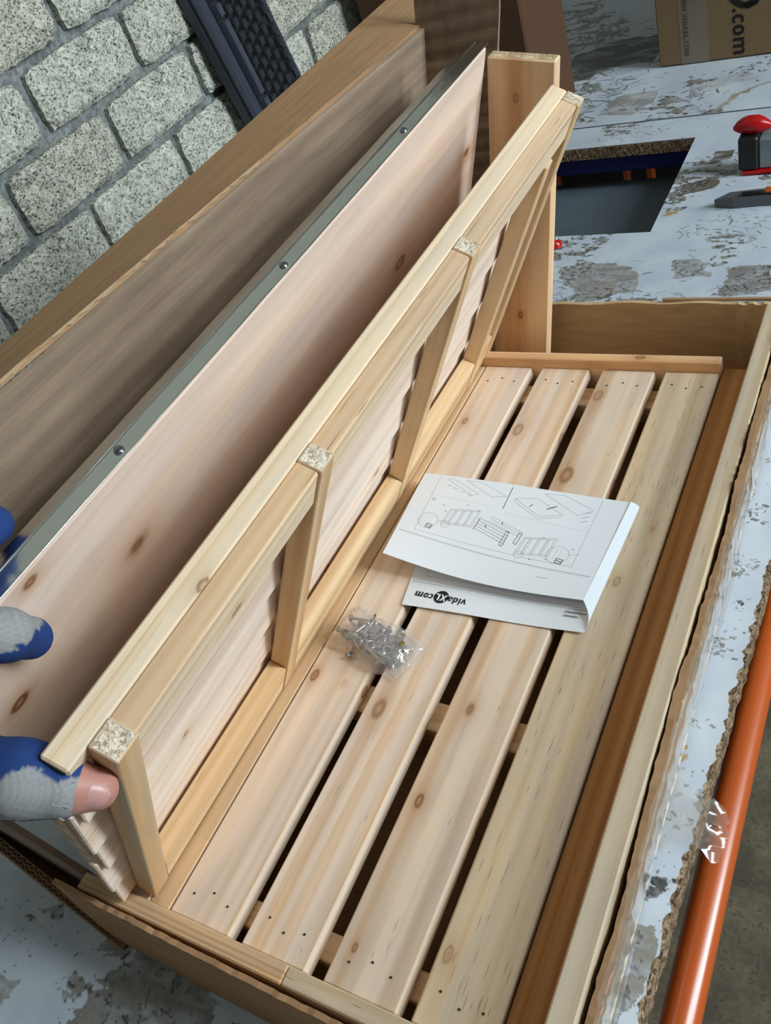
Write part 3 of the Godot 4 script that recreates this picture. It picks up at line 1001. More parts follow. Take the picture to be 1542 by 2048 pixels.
	for r in 7:
		var row: Array = []
		for c in 120:
			var z := lerpf(-0.075, -0.845, c / 119.0)
			var prof := [Vector2(-0.1200, 0.028), Vector2(-0.1175, 0.022), Vector2(-0.1205, -0.005), Vector2(-0.1240, -0.035), Vector2(-0.1275, -0.055), Vector2(-0.1292, TABLE + 0.0070), Vector2(-0.1296, TABLE + 0.0012)]
			var p: Vector2 = prof[r]
			var j := 0.0011 * sin(c * 0.9 + r * 1.7) + 0.0008 * sin(c * 2.3 + r) + rng.randfn(0, 0.0005)
			if r == 0:
				p.y += 0.003 * sin(c * 0.7) + rng.randf() * 0.003
			if r == 6:
				p.x += 0.004 * sin(c * 0.11)
				j = 0.0
			row.append(W(p.x + absf(j) + 0.001, p.y + absf(j) * 0.4, z))
		g.append(row)
	put(t, "packing_tape", sheet(g, 0.00005, M.tape, true), Transform3D())
	# a loose crumpled end of tape across the bench edge onto the beam
	g = []
	for r in 9:
		var row: Array = []
		for c in 12:
			var u := r / 8.0
			var v := c / 11.0
			var x := lerpf(-0.134, -0.084, u)
			var z := -0.316 + (0.5 - v) * (0.062 - 0.030 * u + 0.008 * sin(u * 9.0)) + 0.010 * u + rng.randfn(0, 0.0012)
			x += rng.randfn(0, 0.0012)
			var h := TABLE + 0.0026 + 0.0028 * absf(sin(u * 11.0 + v * 7.0)) + rng.randf() * 0.0036
			if u > 0.75:
				h -= (u - 0.75) * 0.045
			row.append(W(x, h, z))
		g.append(row)
	put(t, "loose_tape", sheet(g, 0.00005, M.tape, true), Transform3D())

# ---------------------------------------------------------------- boards in the carton
const SLATS := [[-0.442, -0.384], [-0.372, -0.3155], [-0.3005, -0.2425], [-0.232, -0.1765]]

func build_tray() -> void:
	var t := thing("slatted_tray", "shallow wooden tray of four pale slats lying in the carton", "wooden tray", W(-0.35, TABLE + 0.006, -0.43))
	var zf := -0.766
	var zn := -0.0915
	var k := 0
	for s in SLATS:
		var w: float = s[1] - s[0]
		var m: Material = [M.slat1, M.slat2, M.slat3, M.slat4][k]
		var sl := box(t, "slat", Vector3(s[0], -0.0135, zf), Vector3(s[1], 0.0, zn), m, 0.0016, M.endgrain)
		# three nail heads at each bearer
		for z in [-0.1125, -0.741]:
			for q in [0.22, 0.5, 0.78]:
				var nh := CylinderMesh.new()
				nh.top_radius = 0.0009
				nh.bottom_radius = 0.0009
				nh.height = 0.001
				nh.radial_segments = 8
				nh.rings = 1
				put(sl, "nail", nh, Transform3D(Basis(), W(s[0] + w * q, 0.00012, z + 0.003 * sin(k * 3.0 + q * 9.0))), M.nail)
		k += 1
	box(t, "slat", Vector3(-0.520, -0.0135, zf), Vector3(-0.4635, 0.0, zn), M.lap2, 0.0016, M.endgrain)
	box(t, "edge_strip", Vector3(-0.4632, -0.0135, zf), Vector3(-0.4430, -0.0002, zn), M.apron, 0.001, M.endgrain, 0.06, 0.7, Vector2(0.2, 0.1))
	for z in [[-0.106, -0.126], [-0.298, -0.325], [-0.720, -0.750]]:
		boxx(t, "bearer", Vector3(-0.52, -0.034, z[1]), Vector3(-0.178, -0.0138, z[0]), M.rail, 0.001, M.endgrain, 0.06, 0.7, Vector2(z[0], 0))
	boxx(t, "near_rail", Vector3(-0.524, -0.06, -0.0905), Vector3(-0.322, 0.012, -0.0772), M.apron, 0.0012, M.endgrain)
	boxx(t, "near_rail", Vector3(-0.3218, -0.06, -0.0905), Vector3(-0.176, 0.012, -0.0772), M.side, 0.0012, M.endgrain, 0.06, 0.4)
	boxx(t, "far_rail", Vector3(-0.524, -0.06, -0.7795), Vector3(-0.1755, 0.012, -0.7672), M.post, 0.0012, M.endgrain, 0.07, 0.42)
	box(t, "side_rail", Vector3(-0.5375, -0.068, -0.7665), Vector3(-0.5245, -0.014, -0.091), M.warm, 0.001, M.endgrain)
	box(t, "side_rail", Vector3(-0.1750, -0.068, -0.7795), Vector3(-0.1475, -0.004, -0.0772), M.warm, 0.001, M.endgrain)

func build_loose_boards() -> void:
	# the pale board standing on edge against the carton wall
	var b := thing("board", "pale narrow board standing on edge along the torn carton wall", "board", W(-0.136, TABLE + 0.006, -0.46))
	box(b, "plank", Vector3(-0.1440, -0.068, -0.8475), Vector3(-0.1268, 0.030, -0.0765), M.side, 0.0014, M.endgrain, 0.06, 0.80)

func build_panel() -> void:
	var th := deg_to_rad(20.0)
	var u := Vector3(sin(th), cos(th), 0)
	var n := Vector3(cos(th), -sin(th), 0)
	var t := thing("wide_panel", "wide pinkish glued wooden panel with dark knots leaning on edge", "wooden panel", W(-0.505, 0.0, -0.445))
	var h := 0.36
	var o := W(-0.5, 0.0005, -0.4475) + u * (h * 0.5) - n * 0.006 + u * 0.0042
	# width axis runs up the panel, thickness axis faces the camera side, length from far to near
	put(t, "plank", board(Vector3(h, 0.012, 0.715), 0.0012, M.panel, M.endgrain), frame3(u, n, Vector3(0, 0, -1), o - u * 0.0028))
	# the zinc sheet folded over its upper edge
	var z := thing("zinc_sheet", "shiny galvanised metal sheet folded over the pinkish panel's upper edge", "metal sheet", W(-0.40, 0.30, -0.445))
	var top := W(-0.5, 0.0005, 0) + u * (h + 0.0046)
	var fold := top + Vector3(-0.0126, 0.0018, 0)
	var prof := [top + n * 0.0006 - u * 0.0004, top + n * 0.0003 + u * 0.0005, fold + Vector3(0.0014, -0.0001, 0), fold + Vector3(0.0010, 0.0006, 0), fold + Vector3(0.0003, 0.0011, 0), fold + Vector3(-0.0005, 0.0009, 0), fold + Vector3(-0.0010, -0.0002, 0), fold + Vector3(-0.0125, -0.0014, 0), fold + Vector3(-0.0140, -0.0040, 0), fold + Vector3(-0.0190, -0.05, 0)]
	var g: Array = []
	for k in prof.size():
		var row: Array = []
		for c in 60:
			var zz := lerpf(-0.092, -0.806, c / 59.0)
			if k >= 7:
				zz = lerpf(-0.092, -0.772, c / 59.0)
			row.append(prof[k] + Vector3(0, 0.00015 * sin(c * 0.8 + k), zz))
		g.append(row)
	put(z, "sheet", sheet(g, 0.0005, M.zinc, false), Transform3D())
	for zz in [-0.24, -0.43, -0.63]:
		var st := begin()
		var p := top + Vector3(-0.0058, 0.0009, zz)
		tube(st, [p, p + u * 0.0014, p + u * 0.0022], [0.0032, 0.0030, 0.0016], 12)
		put(z, "screw", smooth(st), Transform3D(), M.steel)

func build_post() -> void:
	var t := thing("board", "orange-tinted upright board at the far end of the carton", "board", W(-0.42, TABLE + 0.006, -0.81))
	var lean := deg_to_rad(11.6)
	var up := Vector3(sin(lean), cos(lean), 0)
	var rt := Vector3(cos(lean), -sin(lean), 0)
	var top := W(-0.347, 0.324, -0.8155)
	var ln := 0.392
	put(t, "plank", board(Vector3(0.067, 0.0155, ln), 0.0014, M.post, M.endgrain, 0.07, 0.42), frame3(rt, Vector3(0, 0, 1), -up, top - up * (ln * 0.5)))

func build_frame() -> void:
	# the leaning frame: rails and stiles in front, lapped boards behind
	var psi := 0.0167
	var th := 0.512
	var a := Vector3(sin(psi), 0, -cos(psi))                   # along, towards the far end
	var r := Vector3(cos(psi), 0, sin(psi))
	var u := r * sin(th) + Vector3(0, cos(th), 0)              # up the frame
	var n := (r * cos(th) - Vector3(0, sin(th), 0))            # out of its front
	var o := W(-0.4590, 0.0008, -0.09)
	var st_top := 0.332
	var t := thing("lapped_frame", "leaning wooden frame with stiles and lapped boards standing on the tray", "wooden frame", o + a * 0.35)
	var xf := func(k: float, s: float, d: float) -> Transform3D: return frame3(n, u, -a, o + a * k + u * s - n * d)
	# rails: thickness along n, height along u, length along a
	var rail := func(called: String, k0: float, k1: float, s0: float, s1: float, d0: float, d1: float, m: Material, tw: float, ou: Vector2) -> void:
		put(t, called, board(Vector3(d1 - d0, s1 - s0, k1 - k0), 0.0012, m, M.endgrain, tw, 0.72, ou), xf.call((k0 + k1) * 0.5, (s0 + s1) * 0.5, (d0 + d1) * 0.5))
	rail.call("top_rail", 0.009, 0.699, st_top - 0.034, st_top - 0.0008, 0.0015, 0.0168, M.toprail, 0.06, Vector2(0.1, 0))
	var cap_turn := Basis()
	var cap_at: Transform3D = xf.call(0.3455, st_top - 0.008, 0.0246)
	put(t, "top_cap", board(Vector3(0.0158, 0.016, 0.707), 0.0012, M.toprail, M.endgrain, 0.06, 0.72, Vector2(0.55, 0.0)), Transform3D(cap_turn * cap_at.basis, cap_at.origin))
	# bottom rail in pieces between the stiles
	var ks := [0.006, 0.203, 0.435, 0.629, 0.682]
	var sw := 0.0170
	rail.call("bottom_rail", ks[0] + sw, ks[1], 0.0, 0.045, 0.0006, 0.0168, M.rail, 0.06, Vector2(0.3, 0.1))
	rail.call("bottom_rail", ks[1] + sw, ks[2] - 0.001, 0.0, 0.0465, 0.0, 0.0168, M.rail, 0.06, Vector2(0.5, 0.2))
	rail.call("bottom_rail", ks[2] + sw, ks[3], 0.0, 0.044, 0.0008, 0.0168, M.rail, 0.06, Vector2(0.8, 0.2))
	rail.call("bottom_rail", ks[3] + sw, ks[4], 0.0, 0.044, 0.0008, 0.0168, M.rail, 0.06, Vector2(0.1, 0.2))
	for q in ks.size():
		var tp: float = st_top + 0.0006 if q < 3 else st_top - 0.0342
		if q == 4:
			tp = st_top + 0.0002
		var mesh := board(Vector3(0.0168, sw, tp), 0.0008, M.stile, M.stub, 0.04, 0.34, Vector2(q * 0.23, 0.1 * q))
		var cc: Vector3 = o + a * (ks[q] + sw * 0.5) + u * (tp * 0.5) - n * (0.0084 - 0.0004)
		var si := put(t, "stile", mesh, frame3(n, a, u, cc))
	# five lapped boards behind, each one's lower edge over the next one's upper edge
	var hb := 0.072
	for q in 5:
		var s0 := 0.006 + q * 0.0585
		var tilt := 0.085
		var uu := (u * cos(tilt) - n * sin(tilt) * -1.0)
		uu = (u + n * -0.085).normalized()
		var nn := uu.cross(-a).normalized()
		if nn.dot(n) < 0:
			nn = -nn
		var c := o + a * (0.342 + (0.002 if q % 2 == 0 else -0.002)) + u * (s0 + hb * 0.5) - n * (0.0236)
		put(t, "lapped_board", board(Vector3(hb, 0.0062, 0.706), 0.0010, M.lap if q % 2 == 0 else M.lap2, M.endgrain, 0.075, 0.72, Vector2(0.21 * q, 0.0)), frame3(uu, nn, -a, c))

# ---------------------------------------------------------------- small things on the slats
func build_booklet() -> void:
	var w := 1024
	var h := 640
	var im := Image.create(w, h, false, Image.FORMAT_RGB8)
	im.fill(Color(0.91, 0.94, 0.97))
	var g := Color(0.62, 0.62, 0.64)
	var d := Color(0.38, 0.38, 0.40)
	var k := Color(0.12, 0.12, 0.13)
	# page frame: outer rule near the lower edge, inner step box
	line(im, Vector2(20, 452), Vector2(1000, 500), d, 2)
	line(im, Vector2(20, 459), Vector2(1000, 507), g, 1)
	poly_line(im, [Vector2(95, 20), Vector2(95, 425), Vector2(905, 458), Vector2(905, 20)], g, false, 2)
	line(im, Vector2(95, 160), Vector2(420, 172), g, 1)
	line(im, Vector2(500, 200), Vector2(905, 235), g, 1)
	line(im, Vector2(478, 20), Vector2(478, 175), k, 3)
	ring_line(im, Vector2(118, 190), 9, d, 2)
	# upper left: two long boards and four fixings
	poly_line(im, [Vector2(140, 30), Vector2(300, 120), Vector2(330, 105), Vector2(165, 18)], g, true, 2)
	poly_line(im, [Vector2(240, 20), Vector2(400, 110), Vector2(470, 90), Vector2(320, 18)], g, true, 2)
	for q in 4:
		line(im, Vector2(150 + q * 42, 70 + q * 16), Vector2(172 + q * 42, 78 + q * 16), d, 2)
	# upper right: panel and table top, with an arrow
	poly_line(im, [Vector2(515, 95), Vector2(620, 70), Vector2(760, 150), Vector2(660, 185)], g, true, 2)
	poly_line(im, [Vector2(515, 95), Vector2(515, 112), Vector2(660, 202), Vector2(760, 165), Vector2(760, 150)], g, false, 2)
	poly_line(im, [Vector2(640, 30), Vector2(830, 140), Vector2(885, 90), Vector2(730, 18)], g, true, 2)
	line(im, Vector2(680, 128), Vector2(716, 100), k, 4)
	line(im, Vector2(596, 132), Vector2(606, 112), k, 3)
	for q in 3:
		line(im, Vector2(850, 120 + q * 30), Vector2(880, 105 + q * 30), d, 2)
	# two ladder ends with their enlarged circles
	for s in [[Vector2(230, 240), 0.0], [Vector2(640, 330), 0.0]]:
		var o: Vector2 = s[0]
		poly_line(im, [o + Vector2(0, 0), o + Vector2(150, -26), o + Vector2(140, 90), o + Vector2(-18, 110)], g, true, 2)
		poly_line(im, [o + Vector2(8, 6), o + Vector2(140, -16), o + Vector2(132, 82), o + Vector2(-6, 100)], g, true, 2)
		for q in 3:
			line(im, o + Vector2(28 + q * 40, 0 - q * 6), o + Vector2(14 + q * 42, 102 - q * 6), d, 2)
			line(im, o + Vector2(38 + q * 40, -2 - q * 6), o + Vector2(24 + q * 42, 100 - q * 6), g, 2)
		ring_line(im, o + Vector2(6, 108), 22, g, 2)
	for o in [Vector2(140, 345), Vector2(820, 400)]:
		ring_line(im, o, 52, g, 2)
		for q in 3:
			line(im, o + Vector2(-30 + q * 22, -40), o + Vector2(-36 + q * 22, 34), g, 1)
		poly_line(im, [o + Vector2(4, 20), o + Vector2(34, 26), o + Vector2(30, 52), o + Vector2(0, 46)], k, true, 3)
		line(im, o + Vector2(6, 32), o + Vector2(30, 40), k, 3)
		line(im, o + Vector2(50, -6), o + Vector2(92, -22), g, 2)
	# the slatted shelf and back in the middle
	for q in 5:
		line(im, Vector2(392, 262 + q * 18), Vector2(560, 322 + q * 18), d, 2)
	line(im, Vector2(392, 262), Vector2(384, 340), k, 3)
	for q in 2:
		poly_line(im, [Vector2(545 + q * 62, 312 - q * 6), Vector2(560 + q * 62, 316 - q * 6), Vector2(552 + q * 62, 408 - q * 26), Vector2(536 + q * 62, 402 - q * 26)], d, true, 3)
	for q in 3:
		line(im, Vector2(440, 236 + q * 16), Vector2(620, 304 + q * 16), g, 2)
	line(im, Vector2(432, 300), Vector2(438, 312), k, 3)
	line(im, Vector2(505, 262), Vector2(511, 274), k, 3)
	for p in [Vector2(205, 262), Vector2(180, 220), Vector2(870, 352), Vector2(700, 452), Vector2(770, 436), Vector2(300, 190), Vector2(365, 218), Vector2(720, 310)]:
		line(im, p, p + Vector2(9, 2), d, 3)
	for q in 6:
		line(im, Vector2(770 + q * 10, 545), Vector2(775 + q * 10, 546), g, 3)
	var pm := mat(Color.WHITE, 0.75)
	pm.albedo_texture = texture(im)
	pm.metallic_specular = 0.3
	var t := thing("instruction_booklet", "folded white assembly leaflet with line drawings lying on the slats", "leaflet", W(-0.31, 0.0, -0.48))
	# lower leaf
	var e := Vector2(-0.3862, -0.4051)
	var dd := Vector2(-0.2134, -0.4105)
	var cc := Vector2(-0.2065, -0.5551)
	var gg := Vector2(-0.4075, -0.545)
	var low: Array = []
	for r in 8:
		var row: Array = []
		for c in 14:
			var p := gg.lerp(cc, c / 13.0).lerp(e.lerp(dd, c / 13.0), r / 7.0)
			row.append(W(p.x, 0.0022 + 0.0008 * sin(c * 0.5) * (r / 7.0) + 0.0012 * pow(c / 13.0, 6), p.y))
		low.append(row)
	var li := Image.create(512, 384, false, Image.FORMAT_RGB8)
	li.fill(Color(0.91, 0.94, 0.97))
	line(li, Vector2(8, 300), Vector2(505, 318), g, 1)
	line(li, Vector2(8, 306), Vector2(505, 324), d, 1)
	poly_line(li, [Vector2(45, 40), Vector2(45, 284), Vector2(470, 300)], g, false, 1)
	var lm := mat(Color.WHITE, 0.75)
	lm.albedo_texture = texture(li)
	put(t, "lower_leaf", sheet(low, 0.0003, lm, true), Transform3D())
	# upper leaf, rolling over at its right-hand fold into the lower one
	var A := Vector3(-0.4193, 0.0235, -0.4448)
	var B := Vector3(-0.4309, 0.0135, -0.5660)
	var C := Vector3(-0.2115, 0.0140, -0.5558)
	var D := Vector3(-0.2205, 0.0130, -0.4366)
	var upg: Array = []
	for r in 14:
		var row: Array = []
		var v := r / 13.0
		for c in 26:
			var uu := c / 25.0
			var p := B.lerp(C, uu).lerp(A.lerp(D, uu), v)
			p.y += -0.010 * sin(uu * PI) * v * v * 0.55 + 0.003 * sin(uu * 5.0) * (1 - v) * 0.4
			p.z += 0.004 * sin(uu * PI) * v
			row.append(W(p.x, p.y, p.z))
		upg.append(row)
	put(t, "upper_leaf", sheet(upg, 0.0003, pm, true), Transform3D())
	var fold: Array = []
	for r in 12:
		var row: Array = []
		var v := r / 11.0
		var top := C.lerp(D, v)
		var bot := Vector3(cc.x, 0.0034, cc.y).lerp(Vector3(dd.x, 0.0030, dd.y), v)
		for c in 8:
			var s := c / 7.0
			var p := top.lerp(bot, s)
			p.x += 0.0045 * sin(s * PI)
			row.append(W(p.x, p.y, p.z))
		fold.append(row)
	put(t, "fold", sheet(fold, 0.0003, M.paper, true), Transform3D())
	# the footer print on the lower leaf, upside down to the camera
	var fnt := SystemFont.new()
	fnt.font_names = PackedStringArray(["Droid Sans"])
	fnt.font_weight = 700
	var bx := Vector3(-0.9995, 0, -0.0270).normalized()
	var bz := Vector3(0, 1, 0)
	var by := bz.cross(bx)
	var txt := func(s: String, size: float, at: Vector3, m: Material) -> void:
		var tm := TextMesh.new()
		tm.font = fnt
		tm.text = s
		tm.font_size = 32
		tm.pixel_size = size / 32.0
		tm.depth = 0.0002
		put(t, "print", tm, Transform3D(Basis(bx, by, bz), at), m)
	txt.call("vida", 0.0095, W(-0.3355, 0.0031, -0.4195), M.ink)
	txt.call(".com", 0.0095, W(-0.3675, 0.0031, -0.4192), M.ink)
	txt.call("XL", 0.0100, W(-0.3515, 0.0033, -0.4200), M.paper)
	var disc := CylinderMesh.new()
	disc.top_radius = 0.0072
	disc.bottom_radius = 0.0072
	disc.height = 0.0002
	disc.radial_segments = 24
	put(t, "print", disc, Transform3D(Basis(), W(-0.3515, 0.0031, -0.4205)), M.ink)
	# two lines of print too small to read
	for ln in 2:
		for q in 9 - ln * 3:
			put(t, "print", board(Vector3(0.0016, 0.0001, 0.0013), 0.0, M.ink_grey), Transform3D(Basis(), W(-0.2345 + q * 0.0021, 0.0034, -0.4290 + ln * 0.0042)))

func build_hardware_bag() -> void:
	var t := thing("hardware_bag", "small clear plastic bag of screws and bolts lying on the slats", "bag", W(-0.39, 0.0, -0.357))
	var ax := Vector3(0.0965, 0, 0.0285).normalized()
	var ay := Vector3(-0.0285, 0, 0.0965).normalized()
	var o := W(-0.392, 0.0, -0.3585)
	var rng := RandomNumberGenerator.new()
	rng.seed = 77
	# bolts, screws and dowel nuts
	for k in 56:
		var l := rng.randf_range(0.014, 0.036)
		var along := rng.randf_range(-0.025, 0.024)
		if k % 4 == 0:
			along = rng.randf_range(0.010, 0.026)
		var c := o + ax * along + ay * rng.randf_range(-0.013, 0.014) + Vector3(0, 0.004 + rng.randf() * 0.009, 0)
		var ang := rng.randf_range(-0.45, 0.45) + (1.3 if k % 5 == 0 else 0.0)
		var d := (ax * cos(ang) + ay * sin(ang) + Vector3(0, rng.randf_range(-0.12, 0.12), 0)).normalized()
		if rng.randf() < 0.5:
			d = -d
		var st := begin()
		var p := c - d * l * 0.5
		tube(st, [p, p + d * 0.0018, p + d * 0.0022, p + d * (l - 0.003), p + d * l], [0.0030, 0.0034, 0.0015, 0.0014, 0.0002], 8)
		put(t, "screw", smooth(st), Transform3D(), M.steel if k % 8 else M.brass)
	for k in 9:
		var c := o + ax * rng.randf_range(-0.02, 0.02) + ay * rng.randf_range(-0.011, 0.012) + Vector3(0, 0.013, 0)
		var tr := TorusMesh.new()
		tr.inner_radius = 0.0022
		tr.outer_radius = 0.0050
		tr.rings = 14
		tr.ring_segments = 8
		put(t, "washer", tr, Transform3D(Basis.from_euler(Vector3(rng.randf_range(-0.6, 0.6), 0, rng.randf_range(-0.6, 0.6))), c), M.steel)
	# crumpled clear film around them
	var g: Array = []
	for r in 20:
		var row: Array = []
		for c in 34:
			var uu := c / 33.0 * 2.0 - 1.0
			var vv := r / 19.0 * 2.0 - 1.0
			var h := 0.0185 * pow(maxf(0.0, 1.0 - pow(absf(uu), 3.2)), 0.6) * pow(maxf(0.0, 1.0 - pow(absf(vv), 2.6)), 0.6)
			h += rng.randf() * 0.0020 + 0.0012
			var p := o + ax * (uu * 0.044 + rng.randfn(0, 0.0005)) + ay * (vv * (0.0235 + 0.002 * sin(uu * 5.0)) + rng.randfn(0, 0.0005))
			p.y += h
			row.append(p)
		g.append(row)
	put(t, "film", sheet(g, 0.00005, M.film, true), Transform3D())

# ---------------------------------------------------------------- things behind
func build_keyboard() -> void:
	# stands on its short side on the bench and leans against the wall, space bar edge towards the camera's left
	var t := thing("keyboard", "dark grey computer keyboard propped upright against the block wall", "keyboard", W(-0.96, TABLE, -1.12))
	var up := Vector3(-0.09, 0.985, 0.075).normalized()         # along its length
	var dz := Vector3(0.0, 0.075, -0.997)
	dz = (dz - up * dz.dot(up)).normalized()                     # from the space bar towards the function keys
	var nn := up.cross(dz).normalized()
	if nn.x < 0:
		nn = -nn
	var bl := W(-0.930, TABLE + 0.002, -1.160)                  # lower corner at the space bar side
	var wd := 0.158
	var ln := 0.492
	var P := func(a: float, b: float, c: float) -> Vector3: return bl + up * a + dz * b + nn * c
	put(t, "case", board(Vector3(wd, 0.022, ln), 0.004, M.kb), frame3(dz, nn, up, P.call(ln * 0.5, wd * 0.5, -0.011)))
	put(t, "palm_ledge", board(Vector3(0.026, 0.012, ln - 0.004), 0.0045, M.kb), frame3(dz, nn, up, P.call(ln * 0.5, 0.014, 0.0035)))
	put(t, "back_ledge", board(Vector3(0.012, 0.010, ln - 0.004), 0.003, M.kb), frame3(dz, nn, up, P.call(ln * 0.5, 0.150, 0.003)))
	put(t, "key_well", board(Vector3(0.110, 0.004, ln - 0.03), 0.001, M.well), frame3(dz, nn, up, P.call(ln * 0.5, 0.0875, 0.001)))
	var pitch := 0.0202
	# rows from the space bar outwards: [position across, [key widths in pitches], gap before]
	var small := key_mesh(0.0165, 0.0165)
	var rows := [
		[0.0415, [1.5, 1.25, 1.25, 6.0, 1.25, 1.25, 1.25, -0.4, 1, 1, 1, -0.4, 2, 1, 1]],
		[0.0600, [2.25, 1, 1, 1, 1, 1, 1, 1, 1, 1, 1, 2.75, -1.4, 1, -1.4, 1, 1, 1, 1]],
		[0.0785, [1.75, 1, 1, 1, 1, 1, 1, 1, 1, 1, 1, 1, 2.25, -3.8, 1, 1, 1, 1]],
		[0.0970, [1.5, 1, 1, 1, 1, 1, 1, 1, 1, 1, 1, 1, 1, 1.5, -0.4, 1, 1, 1, -0.4, 1, 1, 1, 1]],
		[0.1155, [1, 1, 1, 1, 1, 1, 1, 1, 1, 1, 1, 1, 1, 2, -0.4, 1, 1, 1, -0.4, 1, 1, 1, 1]],
		[0.1385, [1, -1, 1, 1, 1, 1, -0.5, 1, 1, 1, 1, -0.5, 1, 1, 1, 1, -0.4, 1, 1, 1]],
	]
	var made := {}
	for rr in rows:
		var pos := 0.016
		for wk in rr[1]:
			if wk < 0:
				pos += -wk * pitch
				continue
			var l: float = wk * pitch
			if pos + l > ln - 0.012:
				break
			if not made.has(wk):
				made[wk] = key_mesh(0.0165, l - 0.0025)
			var km: Mesh = made[wk]
			put(t, "key", km, frame3(dz, nn, up, P.call(ln - pos - l * 0.5, rr[0], 0.003)), M.key_grey if wk >= 1.25 and rr[0] < 0.05 else M.key)
			pos += l

func key_mesh(w: float, l: float) -> ArrayMesh:
	var st := begin()
	var b := [Vector3(-w / 2, 0, -l / 2), Vector3(w / 2, 0, -l / 2), Vector3(w / 2, 0, l / 2), Vector3(-w / 2, 0, l / 2)]
	var i := 0.0026
	var h := 0.0085
	var tp := [Vector3(-w / 2 + i, h, -l / 2 + i), Vector3(w / 2 - i, h, -l / 2 + i), Vector3(w / 2 - i, h, l / 2 - i), Vector3(-w / 2 + i, h, l / 2 - i)]
	var c := Vector3(0, h - 0.0008, 0)
	for k in 4:
		var k2 := (k + 1) % 4
		quad(st, b[k], b[k2], tp[k2], tp[k], (b[k] + b[k2]) * 0.5)
		tri(st, tp[k], tp[k2], c, Vector3(0, 1, 0))
	return st.commit()

